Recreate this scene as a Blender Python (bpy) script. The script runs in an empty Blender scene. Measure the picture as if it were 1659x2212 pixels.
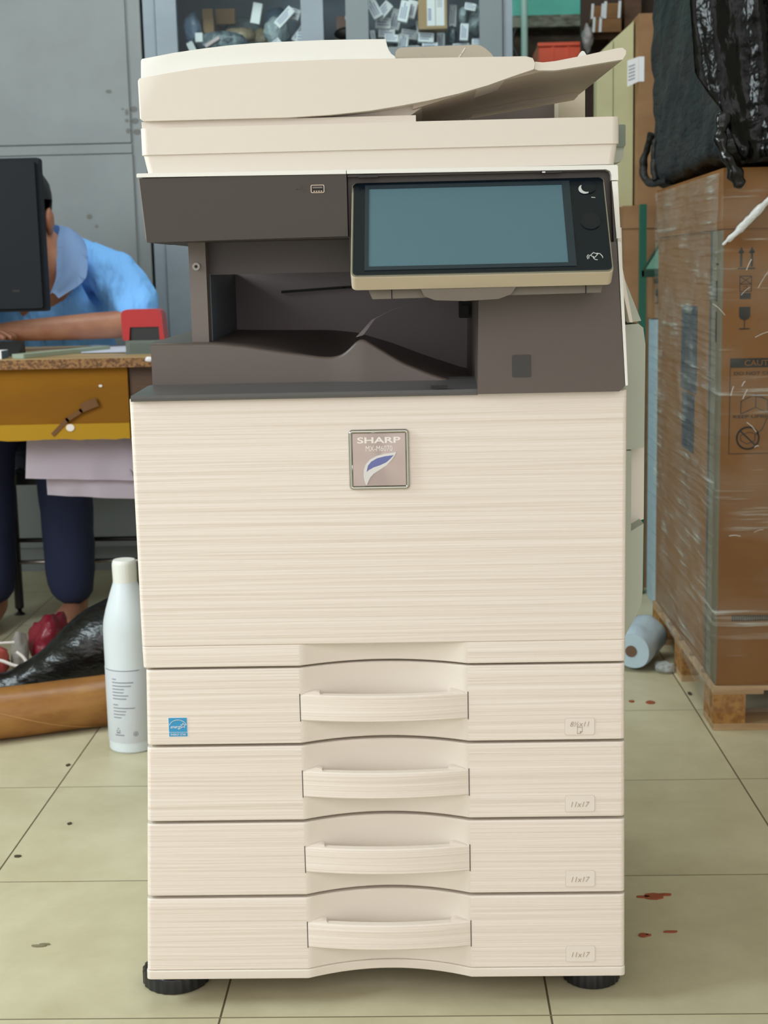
import bpy, bmesh, math, random
import numpy as np
from mathutils import Vector, Matrix, noise
PI = math.pi
S = bpy.context.scene
COL = S.collection
random.seed(7)

# ------------------------------------------------------------------ camera
def set_camera():
    f, yaw, pitch, roll, h = 3088.6, 0.0287, 0.1663, -0.0223, 0.9314
    r = Vector((math.cos(yaw), math.sin(yaw), 0)); d = Vector((-math.sin(yaw), math.cos(yaw), 0)); u = Vector((0, 0, 1))
    d, u = math.cos(pitch)*d - math.sin(pitch)*u, math.sin(pitch)*d + math.cos(pitch)*u
    r, u = math.cos(roll)*r + math.sin(roll)*u, -math.sin(roll)*r + math.cos(roll)*u
    cd = bpy.data.cameras.new('camera'); cd.sensor_fit = 'HORIZONTAL'; cd.sensor_width = 24.0
    cd.lens = f/1659*24.0; cd.clip_start = 0.05; cd.clip_end = 60
    cd.dof.use_dof = True; cd.dof.focus_distance = 1.68; cd.dof.aperture_fstop = 10.5
    c = bpy.data.objects.new('camera', cd); COL.objects.link(c)
    m = Matrix.Identity(4)
    for i in range(3): m[i][0] = r[i]; m[i][1] = u[i]; m[i][2] = -d[i]
    m[2][3] = h
    c.matrix_world = m
    S.camera = c
set_camera()

# ------------------------------------------------------------------ light
vs = S.view_settings
vs.view_transform = 'Standard'; vs.look = 'None'; vs.exposure = 0.0; vs.gamma = 1.0; vs.use_curve_mapping = False
w = bpy.data.worlds.new('world'); S.world = w; w.use_nodes = True
wn_, wl_ = w.node_tree.nodes, w.node_tree.links
bg = wn_['Background']; wtc = wn_.new('ShaderNodeTexCoord'); wsp = wn_.new('ShaderNodeSeparateXYZ'); wl_.new(wtc.outputs['Generated'], wsp.inputs[0])
wmr = wn_.new('ShaderNodeMapRange'); wmr.inputs['From Min'].default_value = -1; wl_.new(wsp.outputs['Z'], wmr.inputs['Value'])
wr_ = wn_.new('ShaderNodeValToRGB'); e_ = wr_.color_ramp.elements      # outside the open shop front: ground, horizon, sky band shaped to light the copier
e_[0].position = 0.36; e_[0].color = (0.30, 0.29, 0.28, 1); e_[1].position = 0.95; e_[1].color = (0.60, 0.62, 0.65, 1)
for p_, c_ in ((0.46, (0.50, 0.48, 0.47)), (0.50, (0.58, 0.555, 0.55)), (0.56, (0.60, 0.575, 0.57)), (0.62, (0.95, 0.91, 0.905)), (0.82, (1.0, 0.955, 0.965))):
    q_ = e_.new(p_); q_.color = (*c_, 1)
wl_.new(wmr.outputs[0], wr_.inputs[0])
# added noise below the sky as rough house fronts, gives chrome reflections contrast
wno = wn_.new('ShaderNodeTexNoise'); wno.inputs['Scale'].default_value = 5.5; wno.inputs['Detail'].default_value = 2; wl_.new(wtc.outputs['Generated'], wno.inputs['Vector'])
wcr = wn_.new('ShaderNodeMapRange'); wcr.inputs['From Min'].default_value = 0.42; wcr.inputs['From Max'].default_value = 0.58; wcr.inputs['To Min'].default_value = 0.45; wcr.inputs['To Max'].default_value = 1.5; wl_.new(wno.outputs[0], wcr.inputs['Value'])
wfd = wn_.new('ShaderNodeMapRange'); wfd.inputs['From Min'].default_value = 0.56; wfd.inputs['From Max'].default_value = 0.64; wl_.new(wmr.outputs[0], wfd.inputs['Value'])
wmx = wn_.new('ShaderNodeMix'); wmx.inputs['B'].default_value = 1.0; wl_.new(wfd.outputs[0], wmx.inputs['Factor']); wl_.new(wcr.outputs[0], wmx.inputs['A'])
wsc = wn_.new('ShaderNodeVectorMath'); wsc.operation = 'SCALE'; wl_.new(wr_.outputs[0], wsc.inputs[0]); wl_.new(wmx.outputs['Result'], wsc.inputs['Scale'])
wl_.new(wsc.outputs[0], bg.inputs[0]); bg.inputs[1].default_value = 2.15

def area(name, loc, target, sx, sy, power, col):
    l = bpy.data.lights.new(name, 'AREA'); l.shape = 'RECTANGLE'; l.size = sx; l.size_y = sy; l.energy = power; l.color = col
    o = bpy.data.objects.new(name, l); COL.objects.link(o); o.location = loc
    o.rotation_euler = (Vector(target)-Vector(loc)).to_track_quat('-Z', 'Y').to_euler()
    return o
area('daylight_opening', (-2.55, 1.3, 1.7), (-0.3, 1.8, 0.4), 1.2, 1.3, 82, (0.83, 0.96, 1.0))
area('middle_ceiling_light', (-0.5, 2.7, 3.1), (-0.45, 2.7, 0), 1.4, 0.4, 5, (0.97, 1.0, 0.98))
area('back_fill_light', (-0.3, 3.0, 2.95), (-0.3, 4.5, 1.3), 1.6, 0.4, 29, (0.95, 1.0, 1.0))  # added fill lamp, brightens the person and the cabinet contents

# ------------------------------------------------------------------ materials
def lin(c):
    return tuple(((v/255)/12.92 if v/255 <= 0.04045 else ((v/255+0.055)/1.055)**2.4) for v in c)
MATS = {}
def mat(name, rgb, rough=0.5, metal=0.0, spec=0.5, bump=None, var=None, trans=None, coat=0.0):
    """bump=(sx,sy,sz,strength,distance,detail); var=(scale xyz, rgb2, amount)"""
    if name in MATS: return MATS[name]
    m = bpy.data.materials.new(name); m.use_nodes = True
    nt = m.node_tree; N = nt.nodes; L = nt.links; p = N['Principled BSDF']
    p.inputs['Base Color'].default_value = (*lin(rgb), 1); p.inputs['Roughness'].default_value = rough
    p.inputs['Metallic'].default_value = metal; p.inputs['Specular IOR Level'].default_value = spec
    p.inputs['Coat Weight'].default_value = coat
    if bump or var: tc = N.new('ShaderNodeTexCoord')
    def nz(sc, detail, rough_=0.5):
        mp = N.new('ShaderNodeMapping'); mp.inputs['Scale'].default_value = sc
        n = N.new('ShaderNodeTexNoise'); n.inputs['Scale'].default_value = 1; n.inputs['Detail'].default_value = detail
        n.inputs['Roughness'].default_value = rough_
        L.new(tc.outputs['Object'], mp.inputs[0]); L.new(mp.outputs[0], n.inputs['Vector']); return n
    if bump:
        n = nz(bump[:3], bump[5] if len(bump) > 5 else 2)
        b = N.new('ShaderNodeBump'); b.inputs['Strength'].default_value = bump[3]; b.inputs['Distance'].default_value = bump[4]
        L.new(n.outputs[0], b.inputs['Height']); L.new(b.outputs[0], p.inputs['Normal'])
    if var:
        n = nz(var[0], 4, 0.6)
        r = N.new('ShaderNodeValToRGB'); r.color_ramp.elements[0].position = 0.5-0.2/var[2]*0.5; r.color_ramp.elements[1].position = 0.5+0.2/var[2]*0.5
        r.color_ramp.elements[0].color = (*lin(rgb), 1); r.color_ramp.elements[1].color = (*lin(var[1]), 1)
        L.new(n.outputs[0], r.inputs[0]); L.new(r.outputs[0], p.inputs['Base Color'])
    if trans is not None:
        t = N.new('ShaderNodeBsdfTransparent'); mx = N.new('ShaderNodeMixShader'); out = N['Material Output']
        mx.inputs[0].default_value = trans
        L.new(p.outputs[0], mx.inputs[1]); L.new(t.outputs[0], mx.inputs[2]); L.new(mx.outputs[0], out.inputs['Surface'])
    MATS[name] = m
    return m

cream = mat('cream_plastic', (228, 219, 208), 0.42, bump=(900, 900, 900, 0.05, 0.0006))
cream_ridge = mat('ridged_cream_plastic', (232, 221, 211), 0.36, bump=(1.6, 1.6, 115, 0.80, 0.0032, 3))
white_pl = mat('white_plastic', (240, 240, 234), 0.35)
beige_pl = mat('beige_plastic', (203, 190, 168), 0.45)
taupe = mat('taupe_plastic', (196, 182, 168), 0.5)
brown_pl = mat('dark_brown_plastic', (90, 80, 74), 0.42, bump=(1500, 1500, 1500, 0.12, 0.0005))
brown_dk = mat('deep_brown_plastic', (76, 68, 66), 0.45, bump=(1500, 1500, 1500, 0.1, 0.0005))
blue_dk = mat('slate_plastic', (92, 104, 116), 0.4)
black_pl = mat('black_plastic', (26, 28, 30), 0.38)
black_gl = mat('gloss_black_bezel', (16, 26, 34), 0.22)
black_mt = mat('matt_black', (14, 14, 15), 0.6)
grey_gr = mat('grey_green_plastic', (176, 182, 168), 0.45)
grey_gr2 = mat('darker_grey_green_plastic', (122, 134, 122), 0.5)
screen_m = mat('lcd_glass', (84, 116, 128), 0.3)
chrome = mat('chrome', (190, 190, 184), 0.14, 1.0)
steel = mat('brushed_steel', (200, 195, 190), 0.3, 1.0)
ink = mat('black_ink', (30, 27, 24), 0.7)
pale_ink = mat('pale_grey_ink', (172, 156, 142), 0.6)
white_ink = mat('white_ink', (238, 232, 226), 0.5)
blue_em = mat('blue_enamel', (88, 98, 160), 0.15, coat=0.5)
stick_blue = mat('sticker_blue', (52, 150, 200), 0.4)
paper = mat('white_paper', (228, 228, 230), 0.6)
label_pink = mat('raised_label', (231, 222, 212), 0.5)
label_edge = mat('raised_label_edge', (212, 198, 186), 0.5)

# ------------------------------------------------------------------ mesh helpers
MY = Matrix(((1, 0, 0, 0), (0, 0, 1, 0), (0, 1, 0, 0), (0, 0, 0, 1)))   # (x, z, depth y)
MX = Matrix(((0, 0, 1, 0), (1, 0, 0, 0), (0, 1, 0, 0), (0, 0, 0, 1)))   # (y, z, across x)
MZ = Matrix.Identity(4)                                                  # (x, y, up z)

def merge(bm, t, M=None, mi=0):
    if M is not None: bmesh.ops.transform(t, matrix=M, verts=t.verts)
    for f in t.faces: f.material_index = max(mi, f.material_index)
    me = bpy.data.meshes.new('tmp'); t.to_mesh(me); t.free(); bm.from_mesh(me); bpy.data.meshes.remove(me)

def prism(bm, poly, c0, c1, M=MY, bev=0.0, seg=2, mi=0, taper=None, vround=0.0):
    t = bmesh.new()
    n = len(poly)
    a = [t.verts.new((p[0], p[1], c0)) for p in poly]
    b = [t.verts.new((p[0], p[1], c1)) for p in (taper or poly)]
    t.faces.new(a); t.faces.new(b[::-1])
    for i in range(n): t.faces.new((a[i], b[i], b[(i+1) % n], a[(i+1) % n]))
    if vround:      # soften the upright edges of the front cap first
        es = [e for e in t.edges if all(abs(v.co.z-c0) < 1e-6 for v in e.verts) and abs(e.verts[0].co.y-e.verts[1].co.y) > max(0.012, 2*abs(e.verts[0].co.x-e.verts[1].co.x))]
        bmesh.ops.bevel(t, geom=es, offset=vround, segments=5, profile=0.5, affect='EDGES', clamp_overlap=True)
    if bev:
        es = [e for e in t.edges if len(e.link_faces) == 2 and e.calc_face_angle(0) > 0.5]
        bmesh.ops.bevel(t, geom=es, offset=bev, segments=seg, profile=0.6, affect='EDGES', clamp_overlap=True)
    bmesh.ops.recalc_face_normals(t, faces=t.faces)
    merge(bm, t, M, mi)

def box(bm, x0, x1, y0, y1, z0, z1, bev=0.0, seg=2, mi=0, M=None):
    prism(bm, [(x0, y0), (x1, y0), (x1, y1), (x0, y1)], z0, z1, M or MZ, bev, seg, mi)

def rrect(x0, x1, y0, y1, r, n=5):
    out = []
    for cx, cy, a in ((x1-r, y1-r, 0), (x0+r, y1-r, 90), (x0+r, y0+r, 180), (x1-r, y0+r, 270)):
        for k in range(n+1):
            q = math.radians(a+90*k/n); out.append((cx+r*math.cos(q), cy+r*math.sin(q)))
    return out

def ellipse(cx, cy, rx, ry, n=28):
    return [(cx+rx*math.cos(2*PI*k/n), cy+ry*math.sin(2*PI*k/n)) for k in range(n)]

def lathe(bm, prof, cx, cy, n=40, mi=0, wob=None):
    t = bmesh.new(); rings = []
    for r, z in prof:
        if r < 1e-6: rings.append([t.verts.new((cx, cy, z))])
        else:
            rings.append([t.verts.new((cx+(r+(wob(k, z) if wob else 0))*math.cos(2*PI*k/n), cy+(r+(wob(k, z) if wob else 0))*math.sin(2*PI*k/n), z)) for k in range(n)])
    for a, b in zip(rings[:-1], rings[1:]):
        for k in range(n):
            v = [a[k % len(a)], a[(k+1) % len(a)], b[(k+1) % len(b)], b[k % len(b)]]
            v = list(dict.fromkeys(v))
            if len(v) > 2: t.faces.new(v)
    for r in (rings[0], rings[-1]):
        if len(r) > 2: t.faces.new(r)
    bmesh.ops.recalc_face_normals(t, faces=t.faces)
    merge(bm, t, None, mi)

def tube(bm, pts, rad, n=12, mi=0, flat=1.0, jitter=None):
    t = bmesh.new(); pts = [Vector(p) for p in pts]; rings = []
    if not hasattr(rad, '__len__'): rad = [rad]*len(pts)
    up = Vector((0, 0, 1))
    for i, p in enumerate(pts):
        d = (pts[min(i+1, len(pts)-1)]-pts[max(i-1, 0)]).normalized()
        s = d.cross(up)
        if s.length < 1e-3: s = d.cross(Vector((0, 1, 0)))
        s.normalize(); q = s.cross(d).normalized()
        ring = []
        for k in range(n):
            a = 2*PI*k/n; r = rad[i]
            o = s*(r*math.cos(a)) + q*(r*flat*math.sin(a)); v = p+o
            if jitter: v = v + o.normalized()*jitter(v)
            ring.append(t.verts.new(v))
        rings.append(ring)
    for a, b in zip(rings[:-1], rings[1:]):
        for k in range(n): t.faces.new((a[k], a[(k+1) % n], b[(k+1) % n], b[k]))
    t.faces.new(rings[0]); t.faces.new(rings[-1][::-1])
    bmesh.ops.recalc_face_normals(t, faces=t.faces)
    merge(bm, t, None, mi)

def catmull(pts, n=8):
    P = [Vector(p) for p in pts]; P = [2*P[0]-P[1]]+P+[2*P[-1]-P[-2]]; out = []
    for i in range(1, len(P)-2):
        for k in range(n):
            t = k/n; a, b, c, d = P[i-1:i+3]
            out.append(0.5*((2*b)+(c-a)*t+(2*a-5*b+4*c-d)*t*t+(-a+3*b-3*c+d)*t**3))
    return out+[P[-2]]

def text(bm, s, M, height, width=None, shear=0.0, ext=0.0002, mi=0, bold=0.0, anchor='CENTER'):
    """lettering laid in the (a,b) plane of M, centred on its origin; height = capital height"""
    cu = bpy.data.curves.new('txt', 'FONT'); cu.body = s; cu.shear = shear; cu.extrude = 0.02; cu.offset = bold; cu.resolution_u = 3
    ob = bpy.data.objects.new('txt', cu); COL.objects.link(ob)
    dg = bpy.context.evaluated_depsgraph_get(); me = bpy.data.meshes.new_from_object(ob.evaluated_get(dg))
    bpy.data.objects.remove(ob); bpy.data.curves.remove(cu)
    t = bmesh.new(); t.from_mesh(me); bpy.data.meshes.remove(me)
    xs = [v.co.x for v in t.verts]; ys = [v.co.y for v in t.verts]
    sy = height/(max(ys)-min(ys)); sx = sy if width is None else width/(max(xs)-min(xs))
    ox = (max(xs)+min(xs))/2 if anchor == 'CENTER' else min(xs)
    for v in t.verts: v.co = Vector(((v.co.x-ox)*sx, (v.co.y-(max(ys)+min(ys))/2)*sy, v.co.z*ext/0.02))
    merge(bm, t, M, mi)

def at_front(x, z, y):          # text plane facing the camera side (-Y)
    return Matrix.Translation((x, y, z)) @ Matrix(((1, 0, 0, 0), (0, 0, -1, 0), (0, 1, 0, 0), (0, 0, 0, 1)))

def stroke(bm, pts, wd, M, c0, c1, mi=0):   # thick poly-line as flat prisms
    for (ax, ay), (bx, by) in zip(pts[:-1], pts[1:]):
        d = Vector((bx-ax, by-ay)); L = d.length
        if L < 1e-7: continue
        n = Vector((-d.y, d.x))/L*wd/2; e = d/L*wd*0.3
        prism(bm, [(ax-n.x-e.x, ay-n.y-e.y), (bx-n.x+e.x, by-n.y+e.y), (bx+n.x+e.x, by+n.y+e.y), (ax+n.x-e.x, ay+n.y-e.y)], c0, c1, M, mi=mi)

def blob(bm, cx, cy, cz, rx, ry, rz, amp, sc, sub=4, seed=0, mi=0, flatten=None):
    t = bmesh.new(); bmesh.ops.create_icosphere(t, subdivisions=sub, radius=1)
    for v in t.verts:
        q = v.co*sc+Vector((seed*7.1, seed*3.3, seed*1.7))
        k = 1+amp*(noise.noise(q)+0.5*abs(noise.noise(q*2.3))+0.25*noise.noise(q*5))
        v.co = Vector((cx+v.co.x*rx*k, cy+v.co.y*ry*k, cz+v.co.z*rz*k))
        if flatten is not None and v.co.z < flatten: v.co.z = flatten
    bmesh.ops.recalc_face_normals(t, faces=t.faces)
    merge(bm, t, None, mi)

# ------------------------------------------------------------------ object helpers
def finish(bm, name, mats, origin, parent, angle, wn):
    for f in bm.faces: f.smooth = True
    for e in bm.edges:
        if len(e.link_faces) != 2 or e.calc_face_angle(0) > math.radians(angle): e.smooth = False
    bmesh.ops.translate(bm, vec=-Vector(origin), verts=bm.verts)
    me = bpy.data.meshes.new(name); bm.to_mesh(me); bm.free()
    for m in (mats if isinstance(mats, (list, tuple)) else [mats]): me.materials.append(m)
    o = bpy.data.objects.new(name, me); COL.objects.link(o)
    if parent is not None: o.parent = parent
    else: o.location = origin
    if wn: md = o.modifiers.new('wn', 'WEIGHTED_NORMAL'); md.keep_sharp = True
    return o

def root_of(o):
    while o.parent: o = o.parent
    return o
def part(name, bm, mats, parent, angle=42, wn=True, label=None):
    o = finish(bm, name, mats, root_of(parent)['_o'], parent, angle, wn)
    if label: o['label'] = label
    return o
def info(o, label, cat, group=None):
    o['label'] = label; o['category'] = cat
    if group: o['group'] = group
    return o
def thing(name, loc, label, cat, group=None):
    o = bpy.data.objects.new(name, None); COL.objects.link(o); o.location = loc; o.empty_display_size = 0.05
    o['_o'] = tuple(loc)
    return info(o, label, cat, group)
def solid(name, bm, mats, label, cat, group=None, angle=42, wn=True):
    lo = [min(v.co[i] for v in bm.verts) for i in range(3)]; hi = [max(v.co[i] for v in bm.verts) for i in range(3)]
    org = ((lo[0]+hi[0])/2, (lo[1]+hi[1])/2, lo[2])
    o = finish(bm, name, mats, org, None, angle, wn); o['_o'] = org
    return info(o, label, cat, group)
def struct(name, bm, mats, label):
    o = solid(name, bm, mats, label, name.split('_')[0]); o['kind'] = 'structure'; return o
NB = bmesh.new

# ------------------------------------------------------------------ room shell
def floor_material():
    m = bpy.data.materials.new('cream_floor_tiles'); m.use_nodes = True; nt = m.node_tree; N = nt.nodes; L = nt.links
    p = N['Principled BSDF']; g = N.new('ShaderNodeNewGeometry'); sp = N.new('ShaderNodeSeparateXYZ'); L.new(g.outputs['Position'], sp.inputs[0])
    T = 0.4196
    def math_(op, a, b=None):
        n = N.new('ShaderNodeMath'); n.operation = op
        for i, v in enumerate((a, b)):
            if v is None: continue
            if isinstance(v, (int, float)): n.inputs[i].default_value = v
            else: L.new(v, n.inputs[i])
        return n.outputs[0]
    def line(sock, off, wd):
        a = math_('DIVIDE', math_('SUBTRACT', sock, off), T)
        fr = math_('FRACT', math_('ADD', a, 40.5))
        return math_('LESS_THAN', math_('ABSOLUTE', math_('SUBTRACT', fr, 0.5)), wd/T), math_('FLOOR', math_('ADD', a, 40.0))
    lx, ix = line(sp.outputs[0], -0.6906, 0.0014); ly, iy = line(sp.outputs[1], 1.6819, 0.0013)
    cmb = N.new('ShaderNodeCombineXYZ'); L.new(ix, cmb.inputs[0]); L.new(iy, cmb.inputs[1])
    wn = N.new('ShaderNodeTexWhiteNoise'); L.new(cmb.outputs[0], wn.inputs['Vector'])
    n = N.new('ShaderNodeTexNoise'); n.inputs['Scale'].default_value = 7; n.inputs['Detail'].default_value = 6; n.inputs['Roughness'].default_value = 0.65
    ad = N.new('ShaderNodeVectorMath'); ad.operation = 'ADD'; L.new(g.outputs['Position'], ad.inputs[0]); L.new(wn.outputs['Color'], ad.inputs[1]); L.new(ad.outputs[0], n.inputs['Vector'])
    r = N.new('ShaderNodeValToRGB'); r.color_ramp.elements[0].position = 0.3; r.color_ramp.elements[1].position = 0.7
    r.color_ramp.elements[0].color = (*lin((184, 175, 144)), 1); r.color_ramp.elements[1].color = (*lin((203, 195, 166)), 1)
    L.new(n.outputs[0], r.inputs[0])
    m1 = N.new('ShaderNodeMix'); m1.data_type = 'RGBA'; m1.inputs['B'].default_value = (*lin((92, 82, 62)), 1)
    L.new(lx, m1.inputs['Factor']); L.new(r.outputs[0], m1.inputs['A'])
    m2 = N.new('ShaderNodeMix'); m2.data_type = 'RGBA'; m2.inputs['B'].default_value = (*lin((124, 112, 88)), 1)
    L.new(ly, m2.inputs['Factor']); L.new(m1.outputs['Result'], m2.inputs['A'])
    L.new(m2.outputs['Result'], p.inputs['Base Color'])
    p.inputs['Roughness'].default_value = 0.42
    gr = math_('MAXIMUM', lx, ly); b = N.new('ShaderNodeBump'); b.inputs['Strength'].default_value = 0.6; b.inputs['Distance'].default_value = 0.001; b.invert = True
    L.new(gr, b.inputs['Height']); L.new(b.outputs[0], p.inputs['Normal'])
    return m
XL, XR, YF, YB, ZC = -2.7, 2.0, -1.2, 6.1, 3.3
b = NB(); box(b, XL, XR, YF, YB, -0.1, 0.0); struct('floor', b, floor_material(), 'cream ceramic tile floor with dark grout lines')
teal = mat('teal_paint', (118, 222, 208), 0.6, var=((3, 3, 5), (104, 206, 192), 1.0), bump=(60, 60, 60, 0.2, 0.002))
wallw = mat('pale_paint', (206, 206, 190), 0.7)
b = NB(); box(b, XL, XR, YB, YB+0.1, 0, ZC); struct('wall_back', b, teal, 'teal painted back wall')
b = NB(); box(b, XL-0.1, XL, YF, YB, 0, ZC); struct('wall_left', b, wallw, 'pale painted left wall')
b = NB(); box(b, XR, XR+0.1, YF, YB, 0, ZC); struct('wall_right', b, wallw, 'pale painted right wall')
b = NB(); box(b, XL, XR, YF, YB, ZC, ZC+0.1); struct('ceiling', b, wallw, 'pale ceiling above the shop')

# ------------------------------------------------------------------ photocopier
PX0, PX1 = -0.3535, 0.2441
YP = 1.711
cop = thing('photocopier', (-0.055, 2.0, 0.0), 'large cream office photocopier with dark brown panels, tilted touch screen and four paper drawers', 'photocopier')

def panel(bm, xl0, xr0, xl1, xr1, z0, z1, yf, yb, rec=None, e=0.002, c=0.006, mi_rec=1):
    t = bmesh.new(); rows = [(z0, e), (z0+e*0.4, e*0.35), (z0+e, 0), (z1-e, 0), (z1-e*0.4, e*0.35), (z1, e)]
    grid = []; recflag = []
    for z, ins in rows:
        s = (z-z0)/(z1-z0); xl = xl0+(xl1-xl0)*s; xr = xr0+(xr1-xr0)*s
        cols = [(xl, yb), (xl, yf+c), (xl+c*0.12, yf+c*0.5), (xl+c*0.45, yf+c*0.15), (xl+c, yf)]
        recflag = [0]*4
        if rec:
            xa, xb, D = rec; K = 26
            for k in range(K+1):
                q = -1+2*k/K; cols.append((xa+(xb-xa)*k/K, yf+D*(1-q*q)))
                recflag.append(1 if k else 0)
        cols += [(xr-c, yf), (xr-c*0.45, yf+c*0.15), (xr-c*0.12, yf+c*0.5), (xr, yf+c), (xr, yb)]
        recflag += [0]*5
        grid.append([t.verts.new((x, y+(ins if 0 < i < len(cols)-1 else 0), z)) for i, (x, y) in enumerate(cols)])
    for a, bb in zip(grid[:-1], grid[1:]):
        for i in range(len(a)-1):
            f = t.faces.new((a[i], a[i+1], bb[i+1], bb[i])); f.material_index = mi_rec if recflag[i] else 0
        t.faces.new((a[-1], a[0], bb[0], bb[-1]))
    t.faces.new(grid[0]).material_index = mi_rec; t.faces.new(grid[-1][::-1]).material_index = mi_rec
    bmesh.ops.recalc_face_normals(t, faces=t.faces)
    merge(bm, t)

# carcass behind door and drawers
b = NB(); box(b, -0.340, 0.238, 1.757, 2.30, 0.040, 0.780, 0.004)
part('main_body', b, mat('carcass_plastic', (150, 142, 128), 0.5), cop)
for x0, x1 in ((-0.3450, -0.3402), (0.2382, 0.2420)):
    b = NB(); box(b, x0, x1, 1.760, 2.31, 0.045, 0.782, 0.0015, 1); part('side_panel', b, cream, cop)
# front door
b = NB()
panel(b, -0.3535, 0.2441, -0.3535, 0.2443, 0.4797, 0.7868, YP, 1.755)
panel(b, -0.3530, 0.2441, -0.3535, 0.2441, 0.4525, 0.4797, YP, 1.755, rec=(-0.158, 0.050, 0.026), e=0.0015)
door = part('front_door', b, [cream_ridge, cream], cop, 30)
# paper drawers
DR = [(-0.353, 0.2440, -0.350, 0.2435, 0.3526, 0.4495), (-0.358, 0.2445, -0.3535, 0.2440, 0.2518, 0.3490),
      (-0.363, 0.2451, -0.3585, 0.2446, 0.1514, 0.2480), (-0.368, 0.2457, -0.3635, 0.2452, 0.0500, 0.1475)]
HZ = [(0.4158, 0.3822), (0.3164, 0.2826), (0.2162, 0.1824), (0.1142, 0.0806)]
def tab(bm, x, zt, sgn):
    prism(bm, [(x, zt-0.002), (x+sgn*0.006, zt+0.0015), (x+sgn*0.019, zt+0.0042), (x+sgn*0.024, zt+0.0026), (x+sgn*0.026, zt-0.004)][::sgn], YP-0.0005, YP+0.014, MY, 0.0008, 1)
for i, (xl0, xr0, xl1, xr1, z0, z1) in enumerate(DR):
    b = NB(); panel(b, xl0, xr0, xl1, xr1, z0, z1, YP, 1.755, rec=(-0.1592, 0.0500, 0.026))
    d = part('paper_drawer', b, [cream_ridge, cream], cop, 30)
    zt, zb = HZ[i]
    b = NB(); t = bmesh.new(); K = 24; ringsf = []
    xa, xb = -0.1582, 0.0492
    for k in range(K+1):
        q = -1+2*k/K; x = xa+(xb-xa)*k/K; yf = YP-0.0115*(1-q*q)-0.0006
        ringsf.append([t.verts.new(v) for v in ((x, yf+0.0015, zb), (x, yf, zb+0.0015), (x, yf, zt-0.0015), (x, yf+0.0015, zt), (x, yf+0.011, zt), (x, yf+0.011, zb))])
    for a, c in zip(ringsf[:-1], ringsf[1:]):
        for j in range(6): t.faces.new((a[j], a[(j+1) % 6], c[(j+1) % 6], c[j]))
    t.faces.new(ringsf[0]); t.faces.new(ringsf[-1][::-1]); bmesh.ops.recalc_face_normals(t, faces=t.faces); merge(b, t)
    tab(b, xa, zt, 1); tab(b, xb, zt, -1)
    for x in (xa-0.0007, xb+0.0007): box(b, x-0.0005, x+0.0005, YP-0.0004, YP+0.004, zb-0.001, zt+0.001, mi=1)  # dark strips stand in for the shaded slits at the handle ends
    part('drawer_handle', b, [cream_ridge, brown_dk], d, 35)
    zc = (0.370, 0.2696, 0.170, 0.0683)[i]; xc = 0.1878+0.0004*i
    b = NB()
    prism(b, rrect(xc-0.0188, xc+0.0188, zc-0.0112, zc+0.0112, 0.003), YP-0.0004, YP+0.003, MY, mi=1)
    prism(b, rrect(xc-0.0181, xc+0.0181, zc-0.0105, zc+0.0105, 0.0026), YP-0.0008, YP+0.003, MY)
    if i == 0:
        text(b, '8½x11', at_front(xc, zc+0.0033, YP-0.0008), 0.0066, 0.0236, 0.25, 0.0003, 2)
        pg = [(xc-0.003, zc-0.0008), (xc-0.003, zc-0.0088), (xc+0.0005, zc-0.0088), (xc+0.003, zc-0.0062), (xc+0.003, zc-0.0008), (xc-0.003, zc-0.0008)]
        stroke(b, pg, 0.0006, MY, YP-0.0011, YP-0.0008, 2); stroke(b, [(xc+0.0005, zc-0.0088), (xc+0.0005, zc-0.0062), (xc+0.003, zc-0.0062)], 0.0006, MY, YP-0.0011, YP-0.0008, 2)
    else:
        text(b, '11x17', at_front(xc+0.0004, zc-0.0008, YP-0.0008), 0.0068, 0.0232, 0.25, 0.0003, 2)
    part('size_label', b, [label_pink, label_edge, pale_ink], d)
    if i == 0:
        b = NB(); x0, x1, zz0, zz1 = -0.3247, -0.3005, 0.3632, 0.3888
        prism(b, [(x0, zz0), (x1, zz0), (x1, zz1), (x0, zz1)], YP-0.0004, YP+0.002, MY)
        xa_, xb_ = x0+0.0006, x1-0.0006
        prism(b, [(xa_, zz0+0.0066), (xb_, zz0+0.0066), (xb_, zz1-0.0006), (xa_, zz1-0.0006)], YP-0.0006, YP+0.001, MY, mi=1)
        prism(b, [(xa_, zz0+0.0008), (xb_, zz0+0.0008), (xb_, zz0+0.006), (xa_, zz0+0.006)], YP-0.0006, YP+0.001, MY, mi=1)
        xm = (x0+x1)/2
        stroke(b, [(xm+0.0113*math.cos(a), zz0+0.0125+0.0098*math.sin(a)) for a in np.linspace(0.35, PI-0.35, 16)], 0.0008, MY, YP-0.0008, YP-0.0006)
        text(b, 'energy', at_front(xm-0.0018, zz0+0.0122, YP-0.0006), 0.0042, 0.0150, 0.45, 0.0002)
        st = []
        for k in range(10):
            r = 0.0034 if k % 2 == 0 else 0.0014; a = PI/2+k*PI/5; st.append((xm+0.0066+r*math.cos(a), zz0+0.0150+r*math.sin(a)))
        stroke(b, st+[st[0]], 0.0006, MY, YP-0.0008, YP-0.0006)
        text(b, 'ENERGY STAR', at_front(xm, zz0+0.0034, YP-0.0006), 0.0026, 0.019, 0, 0.0002)
        part('energy_sticker', b, [paper, stick_blue], d, label='blue square energy-saving sticker')
# base skirt
b = NB(); panel(b, -0.3688, 0.2462, -0.3686, 0.2461, 0.0382, 0.0500, YP-0.0016, 1.756, rec=(-0.1592, 0.0500, 0.026), e=0.0012)
part('base_skirt', b, [cream, cream], cop, 30)
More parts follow.
